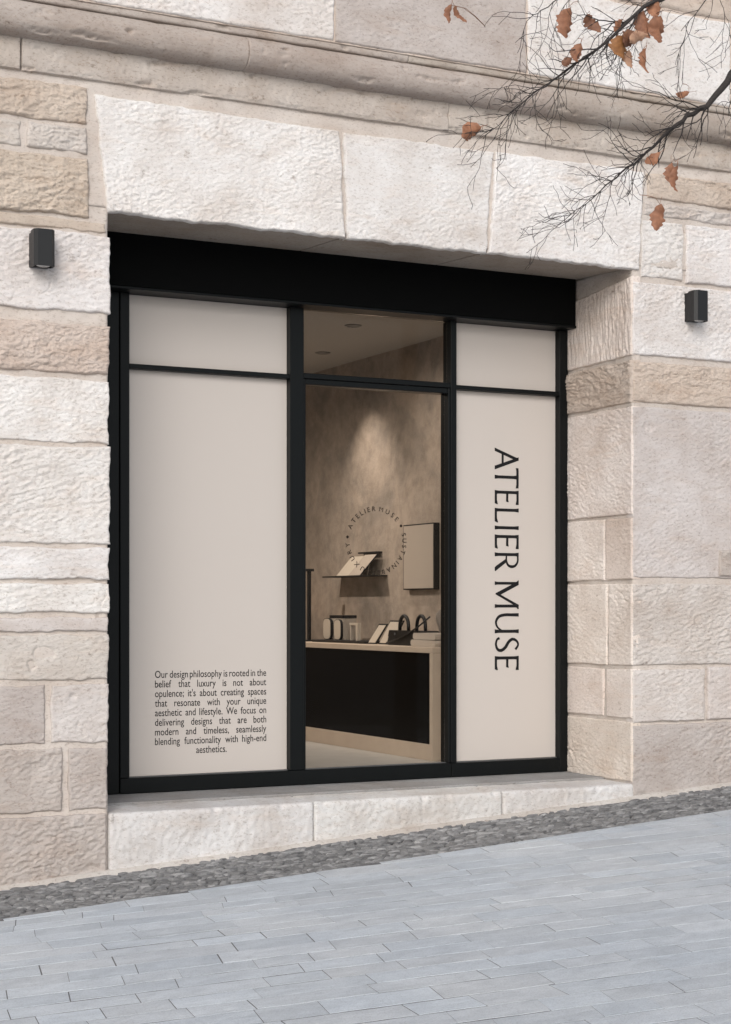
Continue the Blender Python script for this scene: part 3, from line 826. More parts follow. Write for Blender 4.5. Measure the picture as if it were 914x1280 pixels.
# -- lettering: tall word set vertically on the right panel, drawn stroke by stroke
def big_word(parent):
    U0, US = 2.778, 0.1668; X0, VS = 3.247, 0.207
    mb = MB(); cnt = [0]
    def done():
        mb.build('letter', M_INK, parent); mb.v = []; mb.f = []
    def q(poly):
        cnt[0] += 1; y0 = PY - 0.0012 - 0.00003*cnt[0]
        n = len(mb.v)
        mb.v += [(X0+v*VS, y0, U0-u*US) for u, v in poly]
        mb.f.append(tuple(range(n, n+len(poly))))
    def stem(u, v0=0.0, v1=1.0, w=0.135, fl=0.022):
        m = (v0+v1)/2
        q([(u-w/2-fl, v0), (u-w/2, v0+0.16), (u-w/2, m), (u-w/2, v1-0.16), (u-w/2-fl, v1), (u+w/2+fl, v1), (u+w/2, v1-0.16), (u+w/2, m), (u+w/2, v0+0.16), (u+w/2+fl, v0)])
    def curve(pts, ws):
        # smooth catmull-rom ribbon
        P = [np.array(p, float) for p in pts]; P = [2*P[0]-P[1]] + P + [2*P[-1]-P[-2]]; W = [ws[0]]+list(ws)+[ws[-1]]
        L = []; 
        for i in range(1, len(P)-2):
            for k in range(8):
                t = k/8
                c = 0.5*((2*P[i]) + (-P[i-1]+P[i+1])*t + (2*P[i-1]-5*P[i]+4*P[i+1]-P[i+2])*t*t + (-P[i-1]+3*P[i]-3*P[i+1]+P[i+2])*t**3)
                L.append((c, W[i]+(W[i+1]-W[i])*t))
        L.append((P[-2], W[-2]))
        cnt[0] += 1; y0 = PY - 0.0012 - 0.00003*cnt[0]; n = len(mb.v)
        for i, (c, w) in enumerate(L):
            d = L[min(i+1, len(L)-1)][0]-L[max(i-1, 0)][0]
            # width measured evenly on the wall: account for the different u and v scales
            dw = np.array([d[0]*US, d[1]*VS]); dw /= np.linalg.norm(dw); nn = np.array([-dw[1]/US, dw[0]/VS])*w*0.030/2
            for s_ in (1, -1):
                p = c+nn*s_; mb.v.append((X0+p[1]*VS, y0, U0-p[0]*US))
        for i in range(len(L)-1): mb.f.append((n+2*i, n+2*i+1, n+2*i+3, n+2*i+2))
    # A
    q([(0.0, 0), (0.15, 0), (0.17, 0.06), (0.50, 0.80), (0.42, 0.94)])
    q([(0.965, 0), (0.79, 0), (0.77, 0.07), (0.44, 0.86), (0.38, 1.0), (0.53, 1.0)])
    q([(0.22, 0.285), (0.74, 0.285), (0.70, 0.375), (0.26, 0.375)])
    done()
    # T
    stem(1.285, 0, 0.93); q([(0.868, 0.875), (0.868, 0.99), (1.0, 1.0), (1.6, 1.0), (1.765, 0.99), (1.765, 0.875), (1.6, 0.90), (1.0, 0.90)])
    def letterE(u):
        stem(u+0.075)
        q([(u+0.1, 0), (u+0.1, 0.095), (u+0.42, 0.095), (u+0.60, 0.13), (u+0.62, 0.11), (u+0.57, 0)])
        q([(u+0.1, 1), (u+0.1, 0.905), (u+0.42, 0.905), (u+0.60, 0.87), (u+0.62, 0.90), (u+0.62, 1)])
        q([(u+0.1, 0.475), (u+0.1, 0.57), (u+0.40, 0.565), (u+0.51, 0.585), (u+0.51, 0.54), (u+0.48, 0.47)])
    done()
    letterE(1.88)
    done()
    stem(2.74); q([(2.76, 0), (2.76, 0.095), (3.10, 0.095), (3.28, 0.14), (3.30, 0.11), (3.24, 0)])
    done()
    stem(3.52)
    done()
    letterE(3.835)
    done()
    # R
    stem(4.70); curve([(4.72, 0.955), (5.0, 0.955), (5.18, 0.86), (5.235, 0.71), (5.17, 0.56), (4.98, 0.485), (4.74, 0.485)], [0.5, 0.52, 0.62, 0.72, 0.62, 0.5, 0.45])
    q([(4.86, 0.50), (5.03, 0.50), (5.44, 0.03), (5.42, 0.0), (5.27, 0.0), (5.20, 0.06)])
    done()
    # M
    q([(5.885, 0), (5.91, 0.12), (5.91, 0.90), (5.83, 0.99), (5.86, 1.0), (6.01, 1.0), (6.03, 0.9), (6.03, 0.12), (6.05, 0)])
    q([(5.86, 1.0), (6.04, 1.0), (6.52, 0.17), (6.45, 0.02), (6.40, 0.05)])
    q([(6.45, 0.02), (6.41, 0.14), (6.92, 1.0), (7.06, 1.0)])
    q([(6.89, 0), (6.91, 0.12), (6.91, 1.0), (7.10, 1.0), (7.12, 0.96), (7.04, 0.90), (7.04, 0.12), (7.06, 0)])
    done()
    # U
    curve([(7.365, 1.0), (7.365, 0.7), (7.365, 0.42), (7.44, 0.18), (7.66, 0.055), (7.90, 0.11), (8.07, 0.30)], [0.85, 0.74, 0.74, 0.72, 0.62, 0.5, 0.4])
    stem(8.09)
    done()
    # S
    curve([(8.39, 0.20), (8.45, 0.10), (8.66, 0.05), (8.88, 0.12), (8.93, 0.27), (8.80, 0.44), (8.56, 0.58), (8.44, 0.74), (8.52, 0.91), (8.70, 0.97), (8.90, 0.86)],
          [0.66, 0.55, 0.6, 0.7, 0.78, 0.82, 0.80, 0.72, 0.6, 0.52, 0.62])
    done()
    letterE(9.19)
    done()
big_word(pC)

# -- small texts from the built-in font
def text_mesh(body, size, bold=0.0):
    cu = bpy.data.curves.new('txt', 'FONT'); cu.body = body; cu.size = size; cu.resolution_u = 4; cu.offset = bold
    o = bpy.data.objects.new('txt', cu); COL.objects.link(o)
    dg = bpy.context.evaluated_depsgraph_get(); dg.update()
    me = bpy.data.meshes.new_from_object(o.evaluated_get(dg))
    bpy.data.objects.remove(o)
    vs_ = [tuple(v.co) for v in me.vertices]; fs_ = [tuple(p.vertices) for p in me.polygons]
    bpy.data.meshes.remove(me)
    return vs_, fs_
def paragraph(parent):
    lines = ['Our design philosophy is rooted in the', 'belief that luxury is not about', "opulence; it's about creating spaces", 'that resonate with your unique', 'aesthetic and lifestyle. We focus on',
             'delivering designs that are both', 'modern and timeless, seamlessly', 'blending functionality with high-end', 'aesthetics.']
    x0, x1 = 0.613, 1.419; z = 1.135; pitch = 0.0638; size = 0.068
    mb = MB()
    cache = {}
    def w_(s_):
        if s_ not in cache:
            v, f = text_mesh(s_, size, 0.0004); xs_ = [p[0] for p in v]; cache[s_] = (v, f, min(xs_), max(xs_))
        return cache[s_]
    first = [w_(s_) for s_ in lines[0].split()]
    nat = sum(c[3]-c[2] for c in first) + 0.25*size*(len(first)-1)
    sx = (x1-x0)/nat
    for i, ln in enumerate(lines):
        ws = [w_(s_) for s_ in ln.split()]
        tot = sum((c[3]-c[2])*sx for c in ws)
        if i < 8: gap = ((x1-x0)-tot)/(len(ws)-1); x = x0
        else: gap = 0; x = (x0+x1)/2 - tot/2
        for v, f, a, b in ws:
            mb.add([(x+(p[0]-a)*sx, PY-0.0012, z+p[1]) for p in v], f); x += (b-a)*sx + gap
            me = bpy.data.meshes.new('word'); me.from_pydata(mb.v, [], mb.f); link('word', me, M_INK, parent); mb.v = []; mb.f = []
        z -= pitch
paragraph(pA)
def ring_text(parent):
    cx, cz, rad = 2.268, 2.075, 0.211
    mb = MB(); size = 0.048
    def done(nm='lettering'):
        me = bpy.data.meshes.new(nm); me.from_pydata(mb.v, [], mb.f); link(nm, me, M_INK2, parent); mb.v = []; mb.f = []
    def arc(txt, a0, a1):
        cells = []; 
        for ch in txt:
            if ch == ' ': cells.append((None, None, 0, 0.030)); continue
            v, f = text_mesh(ch, size, 0.0 if ch == 'M' else 0.0006); xs_ = [p[0] for p in v]; cells.append((v, f, min(xs_), max(xs_)-min(xs_)))
        tot = sum(c[3] for c in cells); L = abs(R(a1-a0))*rad
        gap = (L-tot)/(len(cells)-1); pos = 0
        for v, f, mn, w in cells:
            if v:
                th = R(a0) - (pos+w/2)/rad
                er = (math.cos(th), math.sin(th)); et = (math.sin(th), -math.cos(th))
                mb.add([(cx+er[0]*(rad+p[1])+et[0]*(p[0]-mn-w/2), PY-0.0012, cz+er[1]*(rad+p[1])+et[1]*(p[0]-mn-w/2)) for p in v], f)
                done('letter')
            pos += w+gap
    arc('ATELIER', 159, 91); arc('MUSE', 84, 41); arc('SUSTAINABLE', 15, -98); arc('LUXURY', -104, -176)
    for a in (174, 29):
        c = (cx+(rad+0.017)*math.cos(R(a)), cz+(rad+0.017)*math.sin(R(a)))
        mb.add([(c[0]+0.0105*math.cos(k*math.pi/6), PY-0.0012, c[1]+0.0105*math.sin(k*math.pi/6)) for k in range(12)], [tuple(range(12))]); done('dot')
ring_text(gl1)

# ------------------------------------------------------------------ wall lamps
def wall_lamp(x, z, label, w=0.125, h=0.215):
    root = empty('wall_lamp', (x, 0.0, z))
    tag(root, label, 'wall lamp', 'wall lamps beside the shop window')
    def P(name, mb, mat, par=root):
        o = link(name, mb.mesh(name), mat, par, world_coords=False); return o
    P('back_plate', MB().box(-w/2+0.006, w/2-0.006, -0.060, 0.035, -h/2+0.006, h/2-0.006, 0.003), M_LAMP)
    P('housing_ring', MB().box(-w/2+0.001, w/2-0.001, -0.075, -0.0605, -h/2+0.001, h/2-0.001, 0.002), M_LAMP)
    # front shade: chamfered shell, open at foot and head
    c = 0.020; y0, y1 = -0.076, -0.150
    poly = [(-w/2, y0), (-w/2, y1+c), (-w/2+c, y1), (w/2-c, y1), (w/2, y1+c), (w/2, y0)]
    inn = [(-w/2+0.008, y0), (-w/2+0.008, y1+c+0.003), (-w/2+c+0.003, y1+0.008), (w/2-c-0.003, y1+0.008), (w/2-0.008, y1+c+0.003), (w/2-0.008, y0)]
    mb = MB(); n = 6
    for zz in (-h/2, h/2):
        mb.v += [(a, b, zz) for a, b in poly] + [(a, b, zz) for a, b in inn]
    for i in range(n-1):
        mb.f.append((i, i+1, 12+i+1, 12+i)); mb.f.append((6+i, 18+i, 18+i+1, 6+i+1))
        mb.f.append((i, 6+i, 6+i+1, i+1)); mb.f.append((12+i, 12+i+1, 18+i+1, 18+i))
    for s_ in (0, 5): mb.f.append((s_, 12+s_, 18+s_, 6+s_))
    sh = P('shade', mb, M_LAMP)
    P('cover', MB().prism([(a*0.98, b+0.0005) for a, b in inn], 'z', h/2-0.012, h/2-0.004), M_LAMP)
    def lens(z0):
        m = MB(); n2 = 14
        for r_, dz in ((0.040, 0.012), (0.040, 0.0), (0.030, -0.004)):
            m.v += [(r_*math.cos(2*math.pi*k/n2), -0.108+r_*0.7*math.sin(2*math.pi*k/n2), z0+dz) for k in range(n2)]
        for q in range(2):
            for k in range(n2): m.f.append((q*n2+k, q*n2+(k+1) % n2, (q+1)*n2+(k+1) % n2, (q+1)*n2+k))
        m.f.append(tuple(range(2*n2, 3*n2))); m.f.append(tuple(range(n2))[::-1])
        P('lens', m, M_LENS)
    lens(-h/2+0.004)
    return root
wall_lamp(-0.433, 3.712, 'boxy black wall lamp on the pale stone left of the shop window')
wall_lamp(4.360, 3.752, 'boxy black wall lamp on the pale stone right of the shop window')

# ------------------------------------------------------------------ the room behind the glass
FZ = 0.40; CZ = 3.90; WX = 3.86; RX0, RY1 = -2.2, 6.4
def room(name, mat, *a): return tag(bx(name, mat, None, *a), kind='structure')
room('floor', M_FLOOR, RX0, WX, 0.925, RY1, FZ-0.08, FZ)
room('ceiling', M_CEIL, RX0, WX, 0.925, RY1, CZ, CZ+0.1)
room('wall_right', M_PLASTER, WX, WX+0.12, 0.951, RY1, FZ-0.08, CZ+0.1)
room('wall_back', M_PLASTER, RX0, WX+0.12, RY1, RY1+0.1, FZ-0.08, CZ+0.1)
room('wall_left', M_PLASTER, RX0-0.1, RX0, 0.951, RY1+0.1, FZ-0.08, CZ+0.1)

def downlight(x, y, label, power, size=95, tilt=0.0):
    root = empty('ceiling_light', (x, y, CZ)); tag(root, label, 'ceiling light', 'recessed downlights of the shop')
    m = MB(); n = 20
    for r_, dz in ((0.070, -0.0015), (0.068, -0.010), (0.052, -0.010), (0.046, -0.0015)):
        m.v += [(r_*math.cos(2*math.pi*k/n), r_*math.sin(2*math.pi*k/n), dz) for k in range(n)]
    for q in range(3):
        for k in range(n): m.f.append((q*n+k, q*n+(k+1) % n, (q+1)*n+(k+1) % n, (q+1)*n+k))
    link('trim_ring', m.mesh('trim_ring'), M_TRIM, root, world_coords=False)
    m2 = MB(); m2.v = [(0.045*math.cos(2*math.pi*k/n), 0.045*math.sin(2*math.pi*k/n), -0.004) for k in range(n)]; m2.f = [tuple(range(n))]
    link('lens', m2.mesh('lens'), M_TRIM, root, world_coords=False)
    ld = bpy.data.lights.new('bulb', 'SPOT'); ld.energy = power; ld.spot_size = R(size); ld.spot_blend = 0.9; ld.color = (1.0, 0.875, 0.76); ld.shadow_soft_size = 0.04
    lo = bpy.data.objects.new('bulb', ld); COL.objects.link(lo); lo.parent = root; lo.location = (0, 0, -0.02); lo.rotation_euler = (0, tilt, 0)
    return root
downlight(2.935, 2.56, 'small round recessed ceiling light visible through the upper glass pane', 75, 170)
downlight(3.36, 4.02, 'round recessed ceiling light grazing the plaster wall above the shelf', 95, 80, tilt=R(-8))
downlight(1.5, 4.2, 'unseen added fill light deep inside the shop', 300, 170)  # added lamp out of view, fills the room with even light

ct = empty('counter', (3.55, 3.4, FZ)); tag(ct, 'beige framed shop counter with black gloss front seen through the glass', 'counter')
CX0, CX1, CY0, CY1, CT = 3.245, 3.84, 1.79, 6.1, 1.29
bx('worktop', M_COUNTER, ct, CX0, CX1, CY0, CY1, CT-0.045, CT, 0.003)
bx('end_panel', M_COUNTER, ct, CX0, CX1, CY0, CY0+0.05, FZ, CT-0.046, 0.002)
bx('plinth', M_COUNTER, ct, CX0+0.002, CX1, CY0+0.051, CY1, FZ, FZ+0.125, 0.002)
bx('front_panel', M_GLOSS, ct, CX0+0.030, CX1, CY0+0.051, CY1, FZ+0.1255, CT-0.0455)

pic = empty('wall_picture', (WX, 3.04, 2.04)); tag(pic, 'blank pale rectangular canvas with black edges on the shop wall', 'picture')
bx('frame', M_DARK, pic, 3.803, WX-0.002, 2.765, 3.315, 1.758, 2.325, 0.002)
bx('canvas', M_CANVAS, pic, 3.7995, 3.8025, 2.774, 3.300, 1.769, 2.314)

shf = empty('wall_shelf', (WX, 4.2, 1.89)); tag(shf, 'thin dark shelf on the plaster wall carrying an open leaflet', 'shelf')
bx('shelf_board', M_DARK, shf, 3.66, WX-0.001, 3.72, 4.66, 1.885, 1.897, 0.001)
bk = empty('open_leaflet', (3.76, 4.1, 1.898)); tag(bk, 'open pale leaflet leaning on the thin wall shelf', 'leaflet')
def leaning(name, mat, par, xb, xt, y0, y1, z0, z1, th=0.006, yshift=0.0):
    v = [(xb, y0, z0), (xb, y1, z0), (xt, y1+yshift, z1), (xt, y0+yshift, z1)]
    v += [(a+th, b, c) for a, b, c in v]
    return MB().add(v, [(0, 1, 2, 3), (7, 6, 5, 4), (0, 4, 5, 1), (1, 5, 6, 2), (2, 6, 7, 3), (3, 7, 4, 0)]).build(name, mat, par)
leaning('page', M_PALE, bk, 3.70, 3.80, 4.19, 4.44, 1.8985, 2.075, yshift=-0.12)
leaning('page', M_CANVAS, bk, 3.70, 3.80, 3.94, 4.188, 1.8985, 2.085, yshift=-0.14)
leaning('cover_edge', M_DARK, bk, 3.69, 3.79, 3.915, 3.935, 1.8985, 2.09, yshift=-0.15)
tag(bx('picture_rail', M_DARK, None, 3.80, WX-0.001, 3.82, 4.19, 2.098, 2.112, 0.001), 'short black bar on the plaster wall above the leaflet', 'wall bar')

# things on the counter
tag(MB().box(3.42, 3.52, 4.50, 4.60, CT, CT+0.015, 0.002).box(3.455, 3.485, 4.53, 4.56, CT+0.0155, CT+0.65, 0.002).box(3.43, 3.51, 4.52, 4.57, CT+0.6505, CT+0.675, 0.002).build('display_stand', M_DARK), 'tall slim black display stand at the far end of the counter', 'display stand')
tag(MB().box(3.40, 3.74, 3.28, 4.34, CT, CT+0.022, 0.003).build('display_tray', M_DARK), 'long low black tray lying on the counter', 'tray')
TZ = CT+0.0225
def oval_card(y0, y1, z0, z1, x, label):
    root = empty('display_card', (x, (y0+y1)/2, z0)); tag(root, label, 'display card')
    n = 24; hw = (y1-y0)/2; hh = (z1-z0)/2; poly = []
    for k in range(n):
        t = 2*math.pi*k/n; c, s_ = math.cos(t), math.sin(t)
        poly.append(((y0+y1)/2 + hw*math.copysign(abs(c)**0.75, c), (z0+z1)/2 + hh*math.copysign(abs(s_)**0.42, s_)))
    MB().prism(poly, 'x', x, x+0.02).build('edge', M_DARK, root)
    MB().prism([((y0+y1)/2+(a-(y0+y1)/2)*0.88, (z0+z1)/2+(b-(z0+z1)/2)*0.94) for a, b in poly], 'x', x-0.003, x-0.0005).build('face', M_PALE, root)
oval_card(4.14, 4.31, TZ, TZ+0.195, 3.50, 'rounded pale display card at left of the black lidded box')
oval_card(3.85, 4.00, TZ, TZ+0.185, 3.46, 'rounded pale display card at right of the black lidded box')
bxr = empty('gift_box', (3.6, 4.08, TZ)); tag(bxr, 'pale upright box with a black lid between two rounded cards', 'box')
bx('box_body', M_CLOTH, bxr, 3.53, 3.66, 3.95, 4.22, TZ, TZ+0.195, 0.002); bx('lid', M_DARK, bxr, 3.525, 3.665, 3.945, 4.225, TZ+0.1955, TZ+0.222, 0.002)
rs = empty('riser', (3.55, 3.68, TZ)); tag(rs, 'small white arched riser beside the rounded cards on the tray', 'riser')
bx('leg', M_PALE, rs, 3.50, 3.53, 3.60, 3.640, TZ, TZ+0.135); bx('leg', M_CLOTH, rs, 3.50, 3.53, 3.735, 3.750, TZ, TZ+0.135); bx('top', M_PALE, rs, 3.498, 3.532, 3.595, 3.755, TZ+0.1355, TZ+0.155)
def photo_frame(x, y0, y1, z0, z1, label, sh=-0.10):
    root = empty('photo_frame', (x, (y0+y1)/2, z0)); tag(root, label, 'frame')
    leaning('frame_edge', M_DARK, root, x, x+0.06, y0, y1, z0, z1, 0.012, sh)
    d = 0.012
    leaning('picture_sheet', M_PALE, root, x-0.003+0.004, x+0.06-0.003-0.004, y0+d, y1-d, z0+d, z1-d, 0.002, sh)
photo_frame(3.43, 3.12, 3.27, CT+0.001, CT+0.175, 'small leaning white picture in dark frame on the counter')
photo_frame(3.45, 2.86, 3.10, CT+0.001, CT+0.205, 'larger leaning white picture in dark frame next to the handbag')

hb = empty('handbag', (3.5, 2.55, CT)); tag(hb, 'black leather handbag with upright loop handles on the counter', 'handbag')
MB().prism([(2.27, CT+0.001), (2.83, CT+0.001), (2.845, CT+0.03), (2.81, CT+0.112), (2.77, CT+0.122), (2.33, CT+0.122), (2.285, CT+0.10), (2.255, CT+0.03)], 'x', 3.40, 3.60).build('bag_body', M_DARK, hb)
MB().prism([(2.30, CT+0.075), (2.82, CT+0.075), (2.80, CT+0.126), (2.31, CT+0.126)], 'x', 3.392, 3.3995).build('flap', M_DARK, hb)
bx('clasp', M_BEAD, hb, 3.386, 3.3915, 2.685, 2.70, CT+0.085, CT+0.105)
for xo, y0, y1 in ((3.43, 2.525, 2.68), (3.52, 2.40, 2.55)):
    pts = []
    for k in range(13):
        t = math.pi*k/12; pts.append((xo, (y0+y1)/2 - (y1-y0)/2*math.cos(t), CT+0.12+0.125*math.sin(t)**0.7))
    MB().tube(pts, 0.015, 8).build('handle', M_DARK, hb, smooth=True)
MB().tube([(3.385, 2.83, CT+0.02), (3.383, 2.65, CT+0.05), (3.383, 2.45, CT+0.10), (3.40, 2.30, CT+0.16), (3.45, 2.20, CT+0.24)], 0.007, 6).build('strap', M_DARK, hb, smooth=True)

def cushion(name, mat, cx, cy, cz, sx, sy, sz, label, cat, rx=0.0, n=14):
    """a soft pillow shape, flattened towards its seams"""
    v = []; f = []
    rot = Matrix.Rotation(rx, 3, 'X')
    for side in (1, -1):
        for i in range(n+1):
            for j in range(n+1):
                a = -1+2*i/n; b = -1+2*j/n
                h = ((1-a**4)*(1-b**4))**0.45
                wv = 1+0.10*math.sin(5*a+3*b*side)
                p = rot @ Vector((side*sx*h*wv, sy*a*(1-0.05*b*b), sz*b*(1-0.05*a*a)))
                v.append((cx+p.x, cy+p.y, cz+p.z))
    m_ = (n+1)**2
    for s_ in range(2):
        for i in range(n):
            for j in range(n):
                q = s_*m_+i*(n+1)+j; f.append((q, q+n+1, q+n+2, q+1))
    return tag(MB().add(v, f).build(name, mat, smooth=True), label, cat)
cushion('cushion', M_GREYCLOTH, 3.66, 2.24, CT+0.20, 0.06, 0.16, 0.15, 'grey cushion leaning behind the handbag on the counter', 'cushion', R(-25))
for k, (zz, lab) in enumerate(((0.028, 'lowest of the folded off-white cloths at the near counter end'), (0.082, 'topmost of the folded off-white cloths at the near counter end'))):
    mb = MB(); y0, y1, hh = 1.95+0.02*k, 2.36-0.02*k, 0.026
    prof = [(y0+0.01, zz-hh), (y1-0.02, zz-hh)] + [(y1-0.02+0.024*math.cos(R(a)), zz+hh*math.sin(R(a))) for a in range(-75, 76, 25)] + [(y1-0.02, zz+hh), (y0+0.01, zz+hh-0.004), (y0, zz)]
    mb.prism([(a, CT+b) for a, b in prof], 'x', 3.36+0.01*k, 3.66)
    tag(mb.build('folded_cloth', M_CLOTH), lab, 'cloth', 'folded cloths on the counter')

# ------------------------------------------------------------------ street tree reaching in from the right
tree = empty('street_tree', (4.35, -2.6, gz(4.35, -2.6))); tag(tree, 'nearly bare tree with dark branches and a few brown leaves before the wall', 'tree')
tb = gz(4.35, -2.6)
MB().tube([(4.35, -2.6, tb-0.1), (4.36, -2.6, tb+0.25), (4.38, -2.58, tb+1.4), (4.33, -2.55, tb+2.7), (4.36, -2.5, tb+3.9), (4.45, -2.45, tb+5.2), (4.5, -2.4, tb+6.6)],
          [0.15, 0.115, 0.10, 0.09, 0.078, 0.055, 0.02], 12).build('trunk', M_TRUNK, tree, smooth=True)
tag(MB().prism([(4.35+0.42*math.cos(k*math.pi/8), -2.6+0.42*math.sin(k*math.pi/8)) for k in range(16)], 'z', tb-0.12, tb-0.012).build('soil', M_BED), 'round patch of bare dark soil at the foot of the tree', 'soil')

tr = random.Random(33)
TW = []
def grow(mb, p, d, L, r, depth, pref):
    """kinked twig with side twigs"""
    seg = max(3, int(L/0.035)); pts = [p]; rad = [r]
    P_ = Vector(p); D = Vector(d).normalized()
    kids = []
    for i in range(seg):
        D = (D + Vector((tr.gauss(0, 0.17), tr.gauss(0, 0.14), tr.gauss(0, 0.17))) + 0.05*pref).normalized()
        P_ = P_ + D*(L/seg); pts.append(tuple(P_)); rad.append(max(0.0012, r*(1-0.70*(i+1)/seg)))
        if depth > 0 and i >= 1 and tr.random() < (0.42 if depth > 1 else 0.30): kids.append((tuple(P_), D.copy(), rad[-1], i/seg))
    mb.tube(pts, rad, 4 if r < 0.003 else 5); TW.extend(pts)
    for q, dd, rr_, f in kids:
        side = tr.choice((-1, 1)); ang = R(tr.uniform(25, 60))*side
        ax = Vector((tr.gauss(0, 0.35), 1, tr.gauss(0, 0.35))).normalized()
        nd_ = Matrix.Rotation(ang, 3, ax) @ dd
        grow(mb, q, nd_, L*tr.uniform(0.30, 0.62)*(1-0.35*f), max(0.0012, rr_*0.72), depth-1, pref)

def limb(main, rad, twig, pref, y_wob=0.10, t0=0.0):
    """main: list of (x, z) or (x, y, z) in metres"""
    pts = [Vector(p) for p in main]
    fine = []
    n = len(pts); ph = tr.uniform(0, 6)
    for i in range(n-1):
        a, b = pts[i], pts[i+1]
        for k in range(4):
            t = k/4; fine.append(a.lerp(b, t) + Vector((tr.gauss(0, 0.004), tr.gauss(0, 0.004), tr.gauss(0, 0.005))))
    fine.append(pts[-1])
    rr_ = [rad[1] + (rad[0]-rad[1])*(1-i/(len(fine)-1))**2.0 for i in range(len(fine))]
    br = MB().tube([tuple(p) for p in fine], rr_, 8).build('branch', M_BARK, tree, smooth=True)
    mb = MB()
    for i in range(2, len(fine)-1):
        f = i/(len(fine)-1)
        if f < t0: continue
        for _ in range(twig):
            if tr.random() < 0.85:
                dd = (fine[i+1]-fine[i-1]).normalized(); side = tr.choice((-1, 1))
                ax = Vector((tr.gauss(0, 0.4), 1, tr.gauss(0, 0.35))).normalized()
                nd_ = Matrix.Rotation(R(tr.uniform(10, 48))*side, 3, ax) @ dd
                grow(mb, tuple(fine[i]), nd_, tr.uniform(0.18, 0.56)*(1.05-0.40*f), max(0.0020, min(0.0042, rr_[i]*0.55)), 2, pref)
    o = mb.build('twigs', M_BARK, br, smooth=True); o['kind'] = 'stuff'
    return br
pf = Vector((-0.8, 0.0, -0.6))
limb([(4.40, -2.48, 5.25), (3.6, -2.55, 5.35), (2.95, -2.5, 5.24), (2.716, -2.5, 5.14), (2.423, -2.48, 4.96), (2.133, -2.5, 4.79), (1.902, -2.5, 4.58), (1.677, -2.45, 4.40), (1.504, -2.45, 4.28), (1.359, -2.5, 4.17), (1.226, -2.5, 4.05), (1.14, -2.5, 3.97)], (0.030, 0.0018), 2, pf, t0=0.45)
limb([(4.34, -2.55, 4.3), (3.7, -2.6, 4.75), (3.2, -2.5, 4.82), (2.95, -2.5, 4.74), (2.716, -2.5, 4.51), (2.585, -2.5, 4.35), (2.434, -2.48, 4.25), (2.29, -2.5, 4.15), (2.108, -2.5, 3.98), (1.953, -2.5, 3.87), (1.827, -2.5, 3.76), (1.70, -2.5, 3.66), (1.56, -2.5, 3.61)], (0.044, 0.0016), 2, pf, t0=0.40)
limb([(2.50, -2.47, 4.99), (2.2, -2.40, 5.02), (1.902, -2.40, 4.90), (1.701, -2.4, 4.82), (1.553, -2.4, 4.72), (1.465, -2.4, 4.64), (1.407, -2.4, 4.47)], (0.010, 0.0015), 1, pf, t0=0.3)
limb([(2.62, -2.5, 5.08), (2.40, -2.44, 4.93), (2.22, -2.42, 4.82), (2.08, -2.42, 4.68), (2.02, -2.45, 4.52)], (0.010, 0.0018), 2, pf, t0=0.2)
limb([(2.85, -2.5, 5.18), (2.6, -2.6, 5.0), (2.42, -2.6, 4.80), (2.30, -2.6, 4.66)], (0.009, 0.0016), 1, Vector((-0.4, 0, -0.8)), t0=0.3)
limb([(2.80, -2.5, 4.60), (2.68, -2.55, 4.40), (2.62, -2.6, 4.25)], (0.007, 0.002), 1, Vector((0.4, 0, -0.8)), t0=0.3)
limb([(4.45, -2.45, 5.3), (4.9, -2.8, 6.0), (5.3, -3.0, 6.4)], (0.04, 0.004), 1, Vector((0.6, -0.2, 0.6)), t0=0.3)
limb([(4.47, -2.42, 5.8), (4.2, -3.0, 6.4), (3.9, -3.4, 6.8)], (0.035, 0.004), 1, Vector((-0.4, -0.5, 0.6)), t0=0.3)

def leaf(x, z, L, ang, color, curl=0.25, y=-2.5, wid=0.42, tw=0.3):
    """dry leaf; ang = direction of the tip, degrees from straight down, in the plane of the wall"""
    n = 14; v = []; f = []
    lr = random.Random(int(x*1000+z*77))
    for i in range(n+1):
        t = i/n; w = wid*L*(math.sin(math.pi*min(1, t*0.93+0.05))**0.8)*(1-0.35*t)*0.62
        if i in (0,): w = 0.001
        if i == n: w = 0.0015
        for s_ in (-1, 0, 1):
            jj = lr.uniform(0.70, 1.15) if s_ else 1
            cz = curl*L*(t-0.4)**2*1.6 - (abs(s_)*w*0.62) + lr.uniform(-0.05, 0.05)*L*abs(s_) + 0.03*L*math.sin(9*t+x*40)
            v.append((s_*w*jj + 0.05*L*math.sin(3.2*t+x*31), -cz, -t*L))
    for i in range(n):
        for k in range(2): f.append((i*3+k, i*3+k+1, (i+1)*3+k+1, (i+1)*3+k))
    st = len(v)
    m = Matrix.Rotation(R(ang), 3, 'Y') @ Matrix.Rotation(lr.uniform(-tw, tw)*3, 3, 'Z')
    mb = MB()
    mb.add([tuple(m @ Vector(p) + Vector((x, y, z))) for p in v], f)
    best = None
    for q in TW:
        d_ = (Vector(q)-Vector((x, y, z))).length
        if q[2] > z-0.03 and (best is None or d_ < best[0]): best = (d_, q)
    if best and 0.02 < best[0] < 0.30: e = Vector(best[1])
    elif best and best[0] <= 0.02: e = None
    else: e = Vector((x+0.10, y, z+0.42))
    if e is not None:
        p0 = Vector((x, y, z)); sag = Vector((0.012, 0, 0.02))
        mb.tube([tuple(p0), tuple(p0.lerp(e, 0.3)+sag), tuple(p0.lerp(e, 0.65)+sag*0.7), tuple(e)], [0.0012, 0.0013, 0.0015, 0.0018], 4)
    up = m @ Vector((0.002, 0, 1))
    mb.tube([(x, y, z), (x+up.x*0.02, y+up.y*0.02, z+up.z*0.02), (x+up.x*0.045+0.004, y+up.y*0.045, z+up.z*0.045)], 0.0010, 4)
    return mb.build('leaf', M_LEAF, tree, color, smooth=True)
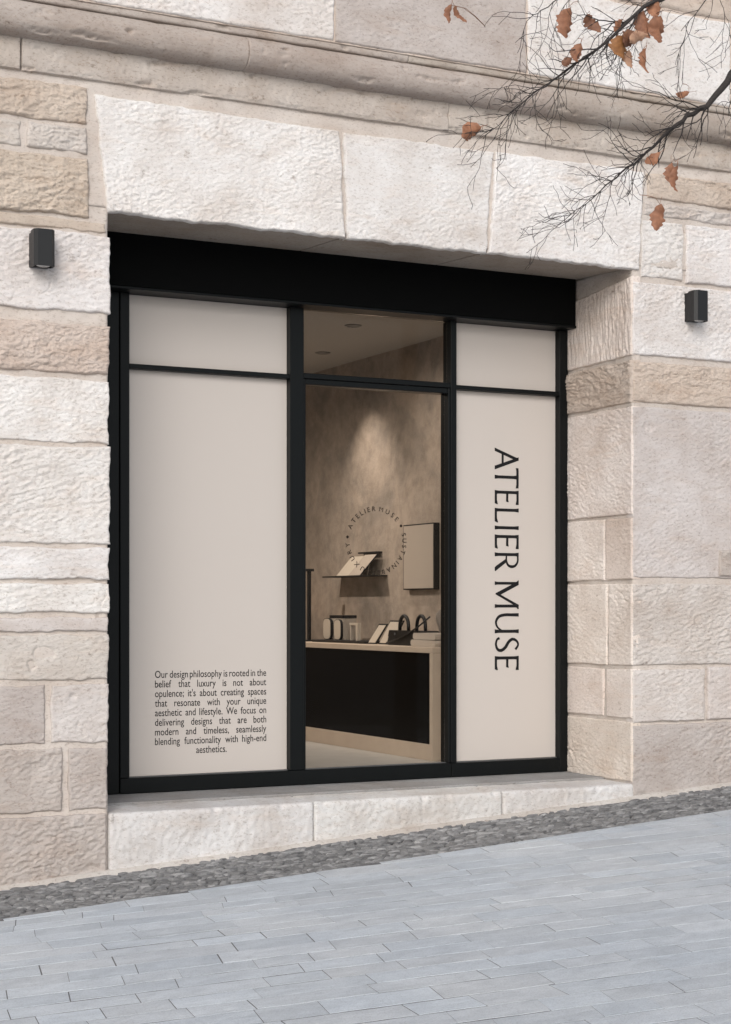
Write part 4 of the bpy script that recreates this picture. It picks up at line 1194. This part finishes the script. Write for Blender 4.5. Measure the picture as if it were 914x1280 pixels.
BR = (0.255, 0.120, 0.068); BR2 = (0.19, 0.090, 0.052); BR3 = (0.31, 0.150, 0.085); BR4 = (0.40, 0.25, 0.17); BR5 = (0.25, 0.115, 0.038)
leaf(0.955, 4.615, 0.10, 15, BR, tw=0.1); leaf(0.975, 4.615, 0.10, -35, BR, tw=0.1)
leaf(1.655, 4.715, 0.175, 8, BR, wid=0.62, tw=0.05); leaf(1.770, 4.70, 0.12, -40, BR2, wid=0.6, tw=0.1)
leaf(1.995, 4.70, 0.11, 25, BR3, wid=0.6); leaf(1.985, 4.60, 0.13, 20, BR5, wid=0.95, y=-2.54, tw=0.05); leaf(2.05, 4.625, 0.12, 55, BR2, wid=0.75, y=-2.55, tw=0.1)
leaf(2.125, 4.77, 0.15, -15, BR, wid=0.65, tw=0.1); leaf(2.205, 4.735, 0.15, 12, BR, wid=0.70, y=-2.55, tw=0.1); leaf(2.148, 4.575, 0.135, 3, BR3, wid=0.5, tw=0.15)
leaf(2.10, 4.625, 0.14, 60, BR4, wid=0.45, y=-2.57, tw=0.1); leaf(2.035, 4.55, 0.10, -5, BR4, wid=0.6, tw=0.1); leaf(1.73, 4.535, 0.11, 20, BR, wid=0.6, tw=0.1); leaf(1.67, 4.46, 0.08, 40, BR2, wid=0.6)
leaf(1.125, 4.025, 0.135, 62, BR3, wid=0.66, tw=0.05); leaf(2.43, 4.38, 0.10, 75, BR3, wid=0.4); leaf(2.235, 4.03, 0.125, 55, BR3, wid=0.45, tw=0.1)
leaf(2.312, 3.985, 0.12, -5, BR, wid=0.55, tw=0.1); leaf(2.335, 3.965, 0.145, 8, BR, wid=0.40, y=-2.52, tw=0.1); leaf(2.238, 3.755, 0.155, 12, BR, wid=0.52, tw=0.1); leaf(2.21, 4.85, 0.11, 10, BR3, wid=0.8, tw=0.1)

print('setts', n_setts, 'objects', len(bpy.data.objects), 'tris', sum(sum(len(p.vertices)-2 for p in o.data.polygons) for o in bpy.data.objects if o.type == 'MESH' and o.data.users == 1))
